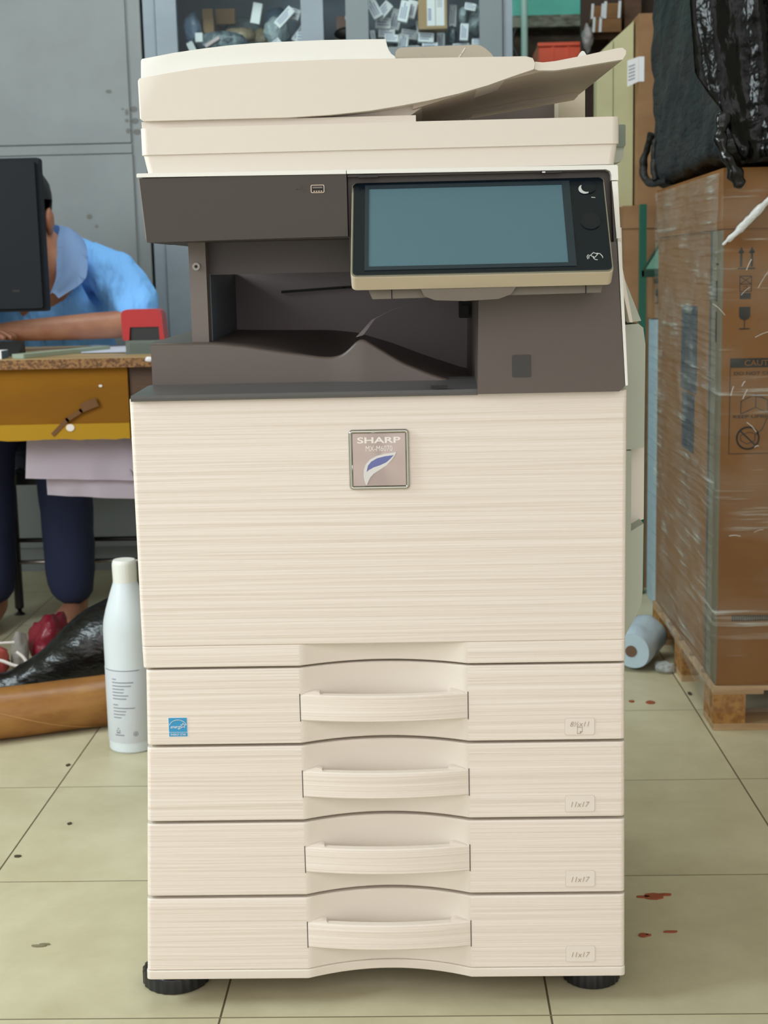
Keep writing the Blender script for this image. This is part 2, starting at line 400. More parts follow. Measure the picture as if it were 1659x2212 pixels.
# stabiliser feet
for fx, fy, r in ((-0.3435, 1.784, 0.0440), (0.2105, 1.782, 0.037), (-0.300, 2.25, 0.036), (0.200, 2.25, 0.036)):
    b = NB()
    lathe(b, [(0, 0), (r-0.002, 0), (r, 0.002), (r, 0.019), (r-0.003, 0.022), (r*0.8, 0.024), (r*0.45, 0.027), (0.012, 0.028), (0.012, 0.042), (0, 0.042)], fx, fy, 96,
          wob=lambda k, z, r=r: (0.0011 if k % 4 < 2 else 0) if 0.0015 < z < 0.0195 else 0)
    part('stabilizer_foot', b, black_pl, cop, 50)

# badge
b = NB(); bx, bz = -0.0534, 0.7087

t = bmesh.new(); loops = []
for h_, y_ in ((0.0366, YP+0.002), (0.0366, YP-0.0022), (0.0360, YP-0.0036), (0.0350, YP-0.0043), (0.0342, YP-0.0045), (0.0334, YP-0.0043), (0.0322, YP-0.0034), (0.0318, YP-0.0022), (0.0318, YP+0.002)):
    loops.append([t.verts.new((x, y_, z)) for x, z in rrect(bx-h_, bx+h_, bz-h_, bz+h_, max(0.0006, h_-0.0316))])
for a, c in zip(loops[:-1], loops[1:]):
    for k in range(len(a)): t.faces.new((a[k], a[(k+1) % len(a)], c[(k+1) % len(c)], c[k]))
bmesh.ops.recalc_face_normals(t, faces=t.faces); merge(b, t)
badge = part('badge_frame', b, chrome, cop, 50, label='chrome square badge frame')
b = NB(); prism(b, rrect(bx-0.0318, bx+0.0318, bz-0.0318, bz+0.0318, 0.0005), YP-0.0026, YP+0.001, MY)
def radial_metal():
    m = bpy.data.materials.new('spun_metal'); m.use_nodes = True; N = m.node_tree.nodes; L = m.node_tree.links; p = N['Principled BSDF']
    p.inputs['Metallic'].default_value = 1; p.inputs['Roughness'].default_value = 0.33; p.inputs['Base Color'].default_value = (*lin((186, 172, 166)), 1)
    p.inputs['Anisotropic'].default_value = 0.93
    tg = N.new('ShaderNodeTangent'); tg.direction_type = 'RADIAL'; tg.axis = 'Y'; L.new(tg.outputs[0], p.inputs['Tangent'])
    return m
o = part('badge_plate', b, radial_metal(), badge)
# the plate's own origin sits at its centre so that its spun finish turns about it
off = Vector((bx, YP, bz))-Vector(cop['_o'])
o.data.transform(Matrix.Translation(-off)); o.location = off
def bq(zx, zy): return (bx+(zx-815)*8.04e-5, bz-(zy-780)*8.04e-5)
b = NB()
text(b, 'SHARP', at_front(*bq(815, 487), YP-0.0026), 0.0074, 0.0522, 0, 0.0003, bold=0.022)
text(b, 'MX-M6070', at_front(*bq(815, 612), YP-0.0026), 0.0066, 0.0320, 0, 0.0003, bold=-0.004)
part('badge_lettering', b, white_ink, badge)
outer = [(1075, 665), (900, 690), (780, 718), (680, 770), (610, 845), (582, 930), (575, 1020), (588, 1100), (605, 1150), (625, 1152), (645, 1105), (672, 1050), (725, 990), (820, 930), (920, 865), (1000, 785), (1048, 720)]
inner = [(1035, 712), (900, 728), (785, 755), (695, 805), (645, 865), (622, 960), (660, 930), (730, 892), (830, 860), (920, 820), (985, 765)]
b = NB(); prism(b, [bq(*p) for p in outer], YP-0.0056, YP-0.002, MY, 0.0020, 4)
prism(b, [bq(*p) for p in inner], YP-0.0060, YP-0.003, MY, 0.0004, 1, mi=1)
part('badge_emblem', b, [chrome, blue_em], badge, label='leaf-shaped chrome and blue emblem')

# tray ledge and exit tray
b = NB()
prism(b, [(1.7045, 0.7845), (1.7035, 0.788), (1.7055, 0.7915), (1.712, 0.7925), (1.750, 0.800), (1.80, 0.800), (1.80, 0.7845)], -0.3497, 0.066, MX, 0.0012, 2)
for v in b.verts:                       # the left end runs back at a slant
    if v.co.x < -0.3: v.co.x += max(0, (v.co.y-1.705))*0.30
part('tray_ledge', b, mat('slate_brown_plastic', (92, 90, 90), 0.33), cop)
FXs = [-0.333, -0.2517, -0.215, -0.1755, -0.1192, -0.105, -0.0935, -0.0820, -0.0733, -0.0244, 0.0109, 0.0435, 0.066]
FZs = [0.8512, 0.8500, 0.8455, 0.8385, 0.8301, 0.8302, 0.8350, 0.8465, 0.8540, 0.8226, 0.8074, 0.7965, 0.7935]
BXs = [-0.333, -0.1825, -0.1310, -0.0939, -0.0459, 0.0051, 0.0627, 0.066]
BZs = [0.8543, 0.8507, 0.8496, 0.8454, 0.8301, 0.8102, 0.7901, 0.7901]
def smooth_interp(x, xs, zs):
    return sum(np.interp(x+k*0.004, xs, zs) for k in (-1.5, -0.75, 0, 0.75, 1.5))/5
def tray_y0(x): s = min(1, max(0, (x+0.115)/0.045)); return 1.756-0.008*s*s*(3-2*s)
t = bmesh.new(); NX, NY = 90, 30; top = []
for i in range(NX+1):
    x = -0.3322+(0.3322+0.0655)*i/NX; colv = []
    y0 = tray_y0(x)
    f0 = smooth_interp(x, FXs, FZs); b0 = smooth_interp(x, BXs, BZs)
    colv.append(t.verts.new((x, y0, 0.786))); colv.append(t.verts.new((x, y0, f0-0.004))); colv.append(t.verts.new((x, y0+0.0008, f0-0.0012)))
    for j in range(NY+1):
        s = j/NY; y = y0+0.003+(2.10-y0-0.003)*s
        z = f0+(b0-f0)*s**0.8
        mask = math.exp(-((x+0.125)/0.05)**2)
        z -= mask*0.016*math.sin(PI*min(1, s*1.02))
        colv.append(t.verts.new((x, y, z)))
    colv.append(t.verts.new((x, 2.10, 0.786)))
    top.append(colv)
for a, c in zip(top[:-1], top[1:]):
    for j in range(len(a)-1): t.faces.new((a[j], c[j], c[j+1], a[j+1]))
t.faces.new(top[0]); t.faces.new(top[-1][::-1])
bmesh.ops.recalc_face_normals(t, faces=t.faces)
b = NB(); merge(b, t)
part('exit_tray', b, brown_pl, cop, 60, wn=False)
b = NB(); box(b, 0.010, 0.030, 1.706, 1.7085, 0.7935, 0.7965, 0.0008, 1)
part('tray_latch', b, black_mt, cop)

# output bay behind the tray
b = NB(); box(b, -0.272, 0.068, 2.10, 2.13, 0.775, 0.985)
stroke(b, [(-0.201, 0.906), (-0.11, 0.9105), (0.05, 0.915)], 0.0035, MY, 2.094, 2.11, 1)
bay = part('bay_back_wall', b, [mat('lightened_bay_plastic', (136, 124, 122), 0.40), black_mt], cop)  # brown plastic lightened on this wall to offset the shade inside the bay
b = NB(); prism(b, [(-0.2622, 1.806), (-0.2690, 2.10), (-0.280, 2.10), (-0.280, 1.806)], 0.80, 0.934, MZ)
part('bay_side_wall', b, blue_dk, cop)
b = NB(); box(b, -0.2845, -0.2635, 1.78, 1.805, 0.80, 0.985, 0.002)
post = part('corner_post', b, mat('taupe_brown_plastic', (112, 103, 97), 0.45), cop)
b = NB(); prism(b, ellipse(-0.2755, 0.943, 0.0048, 0.0048, 18), 1.7775, 1.785, MY, 0.0012, 2); prism(b, ellipse(-0.2755, 0.943, 0.002, 0.002, 8), 1.7771, 1.779, MY, mi=1)
part('screw', b, [mat('dull_metal', (150, 146, 140), 0.4, 0.5), black_mt], post)
b = NB(); box(b, -0.2660, 0.068, 1.808, 1.90, 0.9325, 0.985, 0.002)
part('bay_lintel', b, brown_dk, cop)
b = NB(); box(b, 0.052, 0.0705, 1.94, 1.99, 0.868, 0.93, 0.002); box(b, 0.055, 0.064, 1.93, 1.95, 0.872, 0.885, 0.002)
part('exit_roller_block', b, black_mt, cop)
# thin clear film strip hanging into the bay
t = bmesh.new(); pts = [(-0.076, 1.752, 0.8545), (-0.069, 1.765, 0.862), (-0.0585, 1.78, 0.874), (-0.038, 1.80, 0.8835), (-0.008, 1.82, 0.893), (0.022, 1.84, 0.904)]
pr = [(t.verts.new((x-0.004+0.0005*k, y, z-0.0008)), t.verts.new((x+0.005-0.0014*k, y+0.002, z+0.0012-0.0002*k))) for k, (x, y, z) in enumerate(pts)]
for a, c in zip(pr[:-1], pr[1:]): t.faces.new((a[0], a[1], c[1], c[0]))
bmesh.ops.solidify(t, geom=t.faces[:], thickness=0.0004)
b = NB(); merge(b, t); part('film_strip', b, mat('clear_strip', (200, 190, 186), 0.25, trans=0.6), cop)

# right column and upper front
b = NB()
prism(b, [(0.0655, 0.7858), (0.2330, 0.7858), (0.2398, 0.792), (0.2290, 0.960), (0.0690, 0.960)], 1.700, 2.125, MY, 0.004, 3)
colm = part('control_column', b, brown_pl, cop)
b = NB(); prism(b, rrect(0.1067, 0.1289, 0.8050, 0.8312, 0.002), 1.6992, 1.71, MY, 0.0005, 1)
part('sensor_window', b, mat('charcoal_plastic', (52, 50, 48), 0.4), colm)
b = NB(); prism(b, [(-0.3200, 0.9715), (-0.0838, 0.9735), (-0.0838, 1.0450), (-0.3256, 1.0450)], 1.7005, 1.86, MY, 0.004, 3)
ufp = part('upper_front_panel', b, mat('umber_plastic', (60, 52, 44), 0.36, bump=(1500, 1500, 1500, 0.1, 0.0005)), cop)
b = NB(); prism(b, [(-0.3257, 1.0446), (-0.3268, 1.0446), (-0.3216, 0.976), (-0.3207, 0.976)], 1.702, 1.72, MY)
part('panel_edge', b, mat('edge_plastic', (150, 142, 134), 0.35), ufp)
b = NB()
prism(b, rrect(-0.1256, -0.1098, 1.0238, 1.0330, 0.0016), 1.6995, 1.705, MY, mi=0)
prism(b, rrect(-0.1247, -0.1107, 1.0246, 1.0322, 0.001), 1.6991, 1.705, MY, mi=1)
box(b, -0.1235, -0.1120, 1.6986, 1.703, 1.0290, 1.0308, mi=2)
for k in range(4): box(b, -0.1225+0.0028*k, -0.1208+0.0028*k, 1.6986, 1.703, 1.0252, 1.0262, mi=0)
part('usb_port', b, [mat('pale_metal', (206, 190, 168), 0.35, 0.6), black_mt, mat('grey_tongue', (120, 110, 104), 0.5)], ufp)
b = NB(); mk = mat('faint_mark', (76, 68, 63), 0.6)
stroke(b, [(-0.1425, 1.0285), (-0.1290, 1.0285)], 0.0006, MY, 1.7002, 1.701); prism(b, ellipse(-0.1425, 1.0285, 0.0012, 0.0012, 10), 1.7002, 1.701, MY)
stroke(b, [(-0.1385, 1.0285), (-0.136, 1.0312), (-0.133, 1.0312)], 0.0006, MY, 1.7002, 1.701); stroke(b, [(-0.1365, 1.0285), (-0.134, 1.0258), (-0.1315, 1.0258)], 0.0006, MY, 1.7002, 1.701)
part('usb_symbol', b, mk, ufp)
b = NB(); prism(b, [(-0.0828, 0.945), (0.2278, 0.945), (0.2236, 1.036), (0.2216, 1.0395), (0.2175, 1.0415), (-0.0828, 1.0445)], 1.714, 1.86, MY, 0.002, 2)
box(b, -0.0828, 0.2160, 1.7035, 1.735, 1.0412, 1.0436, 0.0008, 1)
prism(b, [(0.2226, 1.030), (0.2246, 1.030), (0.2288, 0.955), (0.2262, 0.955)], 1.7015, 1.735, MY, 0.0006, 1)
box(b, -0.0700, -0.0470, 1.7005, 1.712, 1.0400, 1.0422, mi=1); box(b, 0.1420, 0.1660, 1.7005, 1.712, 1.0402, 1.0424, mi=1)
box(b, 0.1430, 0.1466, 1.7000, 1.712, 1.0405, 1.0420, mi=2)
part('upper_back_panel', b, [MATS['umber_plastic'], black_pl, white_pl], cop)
b = NB()
prism(b, [(-0.3282, 1.0462), (-0.0840, 1.0445), (-0.0840, 1.0492), (-0.3270, 1.0507), (-0.3282, 1.0498)], 1.6985, 2.30, MY, 0.0014, 2)
prism(b, [(-0.0832, 1.0445), (0.2165, 1.0425), (0.2210, 1.0405), (0.2226, 1.0365), (0.2229, 1.030), (0.2305, 1.030), (0.2298, 1.0460), (0.2285, 1.0474), (-0.0832, 1.0492)], 1.6985, 2.30, MY, 0.0014, 2)
part('white_rim', b, white_pl, cop)
b = NB()
prism(b, [(0.2233, 1.0290), (0.2300, 1.0290), (0.2338, 0.9640), (0.2290, 0.9640)], 1.6995, 2.28, MY, 0.0012, 2)
prism(b, [(0.2302, 0.9610), (0.2345, 0.9590), (0.2432, 0.7930), (0.2402, 0.7925)], 1.6995, 2.28, MY, 0.0012, 2)
part('right_trim', b, white_pl, cop)

# touch panel
TB = Vector((0, 1.620, 0.9268)); TV = Vector((0, 0.090, 0.106)).normalized(); TN = Vector((0, -0.106, 0.090)).normalized()
MT = Matrix(((1, 0, 0, TB.x), (0, TV.y, TN.y, TB.y), (0, TV.z, TN.z, TB.z), (0, 0, 0, 1)))
TL = 0.139
b = NB(); prism(b, rrect(-0.0779, 0.2151, -0.002, TL+0.002, 0.006), -0.021, 0.0, MT, 0.002, 2)
tp = part('touch_panel', b, beige_pl, cop, label='tilted touch-screen control panel')
b = NB(); prism(b, rrect(-0.0772, 0.2144, -0.0012, TL+0.001, 0.006), -0.003, 0.0012, MT, 0.0005, 1)
part('chrome_edge', b, chrome, tp)
b = NB(); prism(b, rrect(-0.0757, 0.2136, 0.0012, TL, 0.005), -0.002, 0.0020, MT, 0.0006, 1)
part('bezel', b, black_gl, tp)
b = NB()
fr = [(-0.0625, 0.0065), (0.1745, 0.0065), (0.1745, 0.1345), (-0.0625, 0.1345)]
sc = [(-0.0580, 0.0118), (0.1655, 0.0118), (0.1655, 0.1290), (-0.0580, 0.1290)]
for k in range(4): prism(b, [fr[k], fr[(k+1) % 4], sc[(k+1) % 4], sc[k]], 0.0, 0.0030, MT)
part('screen_surround', b, mat('slate_bezel', (40, 52, 60), 0.35), tp, wn=False)
b = NB(); prism(b, sc, 0.0, 0.0022, MT); part('screen', b, screen_m, tp)
b = NB(); prism(b, ellipse(0.1950, 0.1235, 0.0095, 0.0092), 0.0, 0.0032, MT, 0.0008, 2)
pb = part('sleep_button', b, black_gl, tp)
b = NB(); oc = ellipse(0.1935, 0.1225, 0.0090, 0.0090, 40); cres = [(0.1915+0.0072*math.cos(a), 0.1205+0.0072*math.sin(a)) for a in np.linspace(2.3, 5.3, 14)]+[(0.1937+0.0062*math.cos(a), 0.1228+0.0072*math.sin(a)) for a in np.linspace(5.0, 2.6, 14)]
prism(b, cres, 0.0030, 0.0036, MT); stroke(b, [(0.1985, 0.1085), (0.2025, 0.1080)], 0.0009, MT, 0.0018, 0.0023)
part('moon_mark', b, mat('silver_print', (205, 208, 206), 0.4), pb)
b = NB(); prism(b, ellipse(0.1945, 0.0720, 0.0115, 0.0125), 0.0, 0.0034, MT, 0.001, 2)
part('home_button', b, mat('button_black', (20, 26, 32), 0.35), tp)
b = NB(); cx, cy = 0.1945, 0.0205; u = 0.00092
for pl in ([(-4, 1), (0, 5), (5, 2.5), (1, -2), (-4, 1)], [(4, 4), (8, 3), (10.5, -1), (10.5, -3)], [(-1, -2), (1, -5), (4, -5.5)],
           [(-5, 1), (-6.3, -1), (-6, -3)], [(-6.5, 2), (-8.3, -0.5), (-7.6, -4)]):
    stroke(b, [(cx+x*u, cy+y*u*1.1) for x, y in pl], 0.00075, MT, 0.0018, 0.0024)
part('card_reader_mark', b, MATS['silver_print'], tp)
b = NB()
prism(b, [(-0.055, 0.9010), (0.204, 0.9030), (0.210, 0.925), (-0.065, 0.925)], 1.645, 1.74, MY, 0.003, 2)
prism(b, [(0.000, 0.912), (0.004, 0.9035), (0.016, 0.8985), (0.05, 0.897), (0.088, 0.8985), (0.102, 0.9035), (0.108, 0.912)], 1.636, 1.70, MY, 0.003, 2)
box(b, 0.1865, 0.1878, 1.6445, 1.65, 0.9022, 0.916, mi=1); box(b, -0.0335, -0.0322, 1.6445, 1.65, 0.9012, 0.914, mi=1)
box(b, 0.02, 0.18, 1.69, 1.74, 0.905, 0.96)
part('panel_mount', b, [mat('mount_plastic', (112, 104, 92), 0.5), black_mt], tp)

# scanner unit and document feeder
b = NB()
box(b, -0.3195, 0.2295, 1.72, 2.29, 0.972, 1.0445, 0.003)
part('scanner_base', b, brown_dk, cop)
b = NB()
prism(b, rrect(-0.3240, 0.2333, YP-0.002, 2.29, 0.009), 1.0722, 1.1025, MZ, 0.0022, 2)
prism(b, rrect(-0.3178, 0.2282, YP+0.001, 2.28, 0.008), 1.0490, 1.0740, MZ, 0.0, 2, taper=rrect(-0.3228, 0.2318, YP+0.001, 2.285, 0.008))
part('scanner_unit', b, cream, cop)
b = NB(); box(b, -0.3230, -0.0020, 1.718, 2.24, 1.1026, 1.1105, 0.0025)
part('platen_cover', b, cream, cop)
top_l = [(-0.3238, 1.1560), (-0.3215, 1.1588), (-0.29, 1.1638), (-0.2509, 1.1688), (-0.215, 1.1714), (-0.1735, 1.1733), (-0.0958, 1.1744), (-0.0264, 1.1736), (0.1255, 1.1722), (0.1335, 1.1700), (0.1362, 1.1640), (0.1350, 1.1575)]
bot_l = [(0.1085, 1.1495), (0.0813, 1.1408), (0.0480, 1.1325), (0.0138, 1.1257), (-0.0200, 1.1205), (-0.0545, 1.1160), (-0.1000, 1.1125), (-0.1515, 1.1106), (-0.3195, 1.1106), (-0.3235, 1.1140)]
b = NB(); prism(b, top_l+bot_l, YP-0.001, 1.800, MY, 0.0022, 2, vround=0.010)
prism(b, [(-0.322, 1.111), (-0.01, 1.111), (0.02, 1.13), (-0.03, 1.168), (-0.25, 1.165), (-0.322, 1.152)], 1.735, 2.22, MY, 0.003, 2)
part('feeder_body', b, cream, cop, 35)
cov = [(-0.3225, 1.150), (-0.3212, 1.1800), (-0.3195, 1.1822), (-0.283, 1.1880), (-0.2466, 1.1922), (-0.215, 1.1950), (-0.1818, 1.1968), (-0.1065, 1.1979), (-0.0352, 1.1972), (-0.0338, 1.190), (-0.0318, 1.1845), (-0.0290, 1.1805), (-0.0240, 1.1770), (-0.0240, 1.150)]
b = NB(); prism(b, cov, YP+0.011, 2.20, MY, 0.003, 3, vround=0.009)
part('feeder_cover', b, white_pl, cop, 35)
lip = [(0.1363, 1.1662), (0.1450, 1.1650), (0.1596, 1.1662), (0.1960, 1.1722), (0.2300, 1.1786), (0.2365, 1.1790), (0.2405, 1.1755), (0.2402, 1.1715), (0.2364, 1.1659), (0.1960, 1.1605), (0.1640, 1.1563), (0.1569, 1.1558), (0.1400, 1.1563), (0.1355, 1.1580)]
b = NB(); prism(b, lip, YP+0.001, 1.725, MY, 0.0018, 2)
tr = part('document_tray', b, cream, cop)
b = NB()
prism(b, [(-0.005, 1.1180), (0.0700, 1.1380), (0.0720, 1.1410), (0.1400, 1.1555), (0.1600, 1.1562), (0.2368, 1.1660), (0.2370, 1.1720), (0.16, 1.164), (0.13, 1.163), (-0.005, 1.150)], 1.722, 2.03, MY, 0.002, 2,
      taper=[(-0.005, 1.1180), (0.0700, 1.1380), (0.0720, 1.1410), (0.1400, 1.1535), (0.1600, 1.1550), (0.2190, 1.1630), (0.2200, 1.170), (0.16, 1.164), (0.13, 1.163), (-0.005, 1.150)])
prism(b, [(0.02, 1.118), (0.072, 1.134), (0.073, 1.137), (0.215, 1.1580), (0.213, 1.1640), (0.07, 1.145), (0.02, 1.130)], 1.985, 2.035, MY, 0.002, 2)
part('tray_underside', b, taupe, tr)
b = NB(); prism(b, [(0.186, 1.17), (0.1935, 1.1820), (0.1955, 1.1836), (0.198, 1.1830), (0.205, 1.172)], 1.76, 1.775, MY, 0.001, 1)
part('tray_tab', b, white_pl, tr)
b = NB(); prism(b, [(-0.0262, 1.165), (-0.0262, 1.2010), (-0.0235, 1.2045), (-0.0195, 1.2062), (0.0735, 1.2072), (0.0800, 1.2060), (0.0865, 1.2020), (0.0930, 1.1960), (0.0985, 1.1880), (0.1010, 1.165)], 1.85, 1.862, MY, 0.0025, 2)
stroke(b, [(0.041, 1.1800), (0.049, 1.1880), (0.056, 1.1970), (0.0605, 1.2035)], 0.0010, MY, 1.8495, 1.852, 1); stroke(b, [(0.016, 1.182), (0.011, 1.190), (0.004, 1.199)], 0.0008, MY, 1.8496, 1.852, 2)
part('document_guide', b, [mat('guide_plastic', (190, 180, 162), 0.45), white_pl, taupe], tr)
b = NB(); box(b, -0.02, 0.2020, 2.12, 2.24, 1.102, 1.20, 0.003)
part('hinge_housing', b, brown_pl, cop)
b = NB(); box(b, 0.1960, 0.2330, 2.06, 2.24, 1.102, 1.185, 0.004)
part('hinge_column', b, beige_pl, cop)  # beige in place of cream, the column's shade put into its colour
# right flank
b = NB(); prism(b, rrect(0.2300, 0.2500, 1.0740, 1.1000, 0.002), 1.78, 1.92, MY, 0.001, 1)
prism(b, [(0.232, 1.0740), (0.2492, 1.0740), (0.2480, 1.0620), (0.2455, 1.0570), (0.238, 1.0555)], 1.785, 1.91, MY, 0.001, 1, mi=1)
box(b, 0.226, 0.2375, 1.785, 1.90, 1.097, 1.1065, 0.002, mi=0)
part('side_latch', b, [grey_gr2, grey_gr], cop)
b = NB()
prism(b, [(0.2395, 0.9780), (0.2440, 0.9780), (0.2455, 0.930), (0.2585, 0.864), (0.2545, 0.864), (0.2400, 0.930)], 1.768, 2.2, MY, 0.0008, 1)
prism(b, [(0.2465, 0.9300), (0.2500, 0.9230), (0.2735, 0.8645), (0.2560, 0.8625)], 1.80, 2.2, MY, 0.001, 1, mi=1)
sf = part('bypass_cover', b, [cream, grey_gr], cop)
b = NB()
R0 = [(0.2380, 0.8590), (0.2700, 0.8610), (0.2760, 0.8560), (0.2790, 0.8350), (0.2785, 0.7060), (0.2380, 0.7010)]
R1 = [(0.2380, 0.5990), (0.2610, 0.5980), (0.2785, 0.6085), (0.2780, 0.5220), (0.2765, 0.5040), (0.2700, 0.4880), (0.2540, 0.4580), (0.2380, 0.4560)]
prism(b, R0, 1.80, 2.2, MY, 0.0012, 2); prism(b, R1, 1.80, 2.2, MY, 0.0012, 2)
box(b, 0.2380, 0.2625, 1.80, 2.2, 0.598, 0.7022)
sd = part('side_door', b, grey_gr, cop)
b = NB(); prism(b, [(0.2625, 0.6005), (0.2840, 0.6080), (0.2840, 0.7075), (0.2625, 0.7000)], 1.835, 2.19, MY)
box(b, 0.2628, 0.2660, 1.828, 1.836, 0.640, 0.699, mi=1)
part('grip_recess', b, [cream, grey_gr2], sd)

# ------------------------------------------------------------------ cleaner bottle
bot = thing('plastic_bottle', (-0.594, 2.75, 0), 'tall white plastic bottle with a printed label standing left of the photocopier', 'bottle')
b = NB(); lathe(b, [(0, 0.0), (0.044, 0.0), (0.047, 0.003), (0.048, 0.03), (0.048, 0.245), (0.0465, 0.262), (0.041, 0.285), (0.031, 0.318), (0.0245, 0.337), (0.023, 0.342), (0.023, 0.345), (0, 0.345)], -0.594, 2.75, 64)
part('bottle_body', b, mat('white_bottle_plastic', (218, 226, 232), 0.35), bot, 40, wn=False)
b = NB(); lathe(b, [(0.0235, 0.338), (0.0235, 0.375), (0.0228, 0.381), (0.021, 0.384), (0, 0.3845)], -0.594, 2.75, 72, wob=lambda k, z: 0.0006 if (k % 3 == 0 and 0.340 < z < 0.378) else 0)
part('bottle_cap', b, mat('cap_plastic', (232, 232, 226), 0.4), bot, 40, wn=False)
b = NB(); lathe(b, [(0.0484, 0.022), (0.0486, 0.0225), (0.0486, 0.171), (0.0484, 0.1715)], -0.594, 2.75, 64)
lab = part('bottle_label', b, mat('label_paper', (206, 211, 218), 0.55), bot, 40, wn=False)
b = NB()
def on_bottle(x0, x1, z0, z1, mi=0):
    t = bmesh.new(); K = max(2, int((x1-x0)/0.004)); R = 0.0489; v = []
    for k in range(K+1):
        dx = x0+(x1-x0)*k/K; a = dx/R-1.5708-0.02
        v.append((t.verts.new((-0.594+R*math.cos(a), 2.75+R*math.sin(a), z0)), t.verts.new((-0.594+R*math.cos(a), 2.75+R*math.sin(a), z1))))
    for p, q in zip(v[:-1], v[1:]): t.faces.new((p[0], q[0], q[1], p[1]))
    merge(b, t, None, mi)
for z, wd in ((0.1525, 0.010), (0.146, 0.045), (0.139, 0.040), (0.1325, 0.026), (0.126, 0.025), (0.1195, 0.034), (0.113, 0.030), (0.1005, 0.012), (0.094, 0.046), (0.0875, 0.028), (0.081, 0.026), (0.0745, 0.018)):
    on_bottle(-0.028, -0.028+wd, z-0.0009, z+0.0009)
on_bottle(-0.05, 0.03, 0.1690, 0.1705)
part('label_print', b, mat('label_grey_ink', (120, 124, 134), 0.6), lab)
b = NB(); on_bottle(-0.026, -0.006, 0.0375, 0.0395)
for x, z in ((-0.0185, 0.052), (-0.0215, 0.0475), (-0.0155, 0.0475), (-0.0215, 0.0435), (-0.0185, 0.0435), (-0.0155, 0.0435)): on_bottle(x-0.0013, x+0.0013, z-0.0013, z+0.0013)
for a in range(10): on_bottle(0.0170+0.0042*math.cos(a*0.628)-0.0009, 0.0170+0.0042*math.cos(a*0.628)+0.0009, 0.041+0.0042*math.sin(a*0.628)-0.0009, 0.041+0.0042*math.sin(a*0.628)+0.0009)
on_bottle(0.0155, 0.0185, 0.0392, 0.0425)
part('label_symbols', b, mat('label_grey_ink', (120, 124, 134), 0.6), lab)

# ------------------------------------------------------------------ kraft tube, black roll, red bag
kraft = mat('kraft_paper', (160, 112, 56), 0.4, bump=(14, 14, 60, 0.25, 0.004), var=((9, 9, 25), (140, 92, 42), 1.0))
ax = Vector((0.920, 0.392, 0)).normalized(); p0 = Vector((-0.775, 2.855, 0.0535))
b = NB(); tube(b, [p0+ax*s for s in np.linspace(-0.62, 0.42, 24)], [0.053]*24, 32, jitter=lambda v: 0.0015*noise.noise(v*14))
for q in range(2):
    pts = []
    for k in range(40):
        s = -0.5+0.85*k/39; a = 2.4-3.2*(s+0.42)*2.2+q*3.4
        n1 = ax.cross(Vector((0, 0, 1))).normalized(); pts.append(p0+ax*s+(n1*math.cos(a)+Vector((0, 0, 1))*math.sin(a))*0.0532)
    tube(b, pts, 0.0012, 5, 1)
solid('kraft_paper_roll', b, [kraft, mat('kraft_seam', (176, 132, 78), 0.45)], 'long brown kraft paper roll lying on the floor behind the white bottle', 'paper roll', angle=60, wn=False)
poly_b = mat('black_polythene', (10, 11, 13), 0.3, bump=(24, 24, 40, 0.6, 0.010, 3))
cl = catmull([(-1.40, 3.00, 0.040), (-1.15, 3.02, 0.034), (-0.95, 3.04, 0.036), (-0.88, 3.05, 0.056), (-0.80, 3.06, 0.088), (-0.72, 3.08, 0.128), (-0.62, 3.10, 0.165), (-0.50, 3.15, 0.19)], 8)
b = NB(); rr = np.interp(np.linspace(0, 1, len(cl)), [0, 0.28, 0.43, 0.57, 0.72, 1], [0.036, 0.036, 0.046, 0.062, 0.086, 0.105])
tube(b, cl, list(rr), 40, jitter=lambda v: 0.008*noise.noise(v*7)+0.006*abs(noise.noise(v*18))-0.003)
for v in b.verts:
    if v.co.z < 0.002: v.co.z = 0.002
solid('black_wrapped_roll', b, poly_b, 'thick roll wrapped in shiny black plastic behind the kraft paper roll', 'roll', angle=80, wn=False)
b = NB(); blob(b, -0.912, 3.36, 0.055, 0.052, 0.07, 0.075, 0.28, 1.6, 4, 3, flatten=0.0)
solid('red_bag', b, mat('crimson_plastic', (124, 22, 42), 0.35, bump=(30, 30, 30, 0.5, 0.01)), 'crimson plastic bag on the floor under the desk', 'bag', angle=70, wn=False)
pb_ = thing('salmon_bag', (-1.02, 3.27, 0), 'salmon pink bag with white cord handle at the left edge under the desk', 'bag')
b = NB(); blob(b, -1.05, 3.25, 0.040, 0.060, 0.05, 0.050, 0.2, 1.7, 4, 5, flatten=0.0)
part('bag_body', b, mat('salmon_cloth', (190, 92, 80), 0.5, var=((14, 14, 14), (140, 46, 50), 1.0), bump=(30, 30, 30, 0.5, 0.01)), pb_, 70, wn=False)
b = NB(); tube(b, catmull([(-1.010, 3.195, 0.060), (-0.985, 3.185, 0.063), (-0.955, 3.18, 0.053), (-0.930, 3.18, 0.049), (-0.925, 3.18, 0.058), (-0.935, 3.185, 0.072), (-0.95, 3.19, 0.082)], 6), 0.0040, 8)
tube(b, catmull([(-1.04, 3.20, 0.086), (-1.00, 3.19, 0.102), (-0.955, 3.195, 0.104)], 6), 0.003, 8)
part('cord_handle', b, mat('white_cord', (216, 206, 200), 0.6), pb_, 60, wn=False)
b = NB(); blob(b, -0.967, 3.275, 0.052, 0.020, 0.025, 0.058, 0.25, 2.2, 3, 9, flatten=0.0)
solid('grey_rag', b, mat('grey_cloth', (140, 136, 130), 0.8, bump=(40, 40, 40, 0.6, 0.01)), 'crumpled pale grey rag between the salmon and crimson bags', 'rag', angle=70, wn=False)

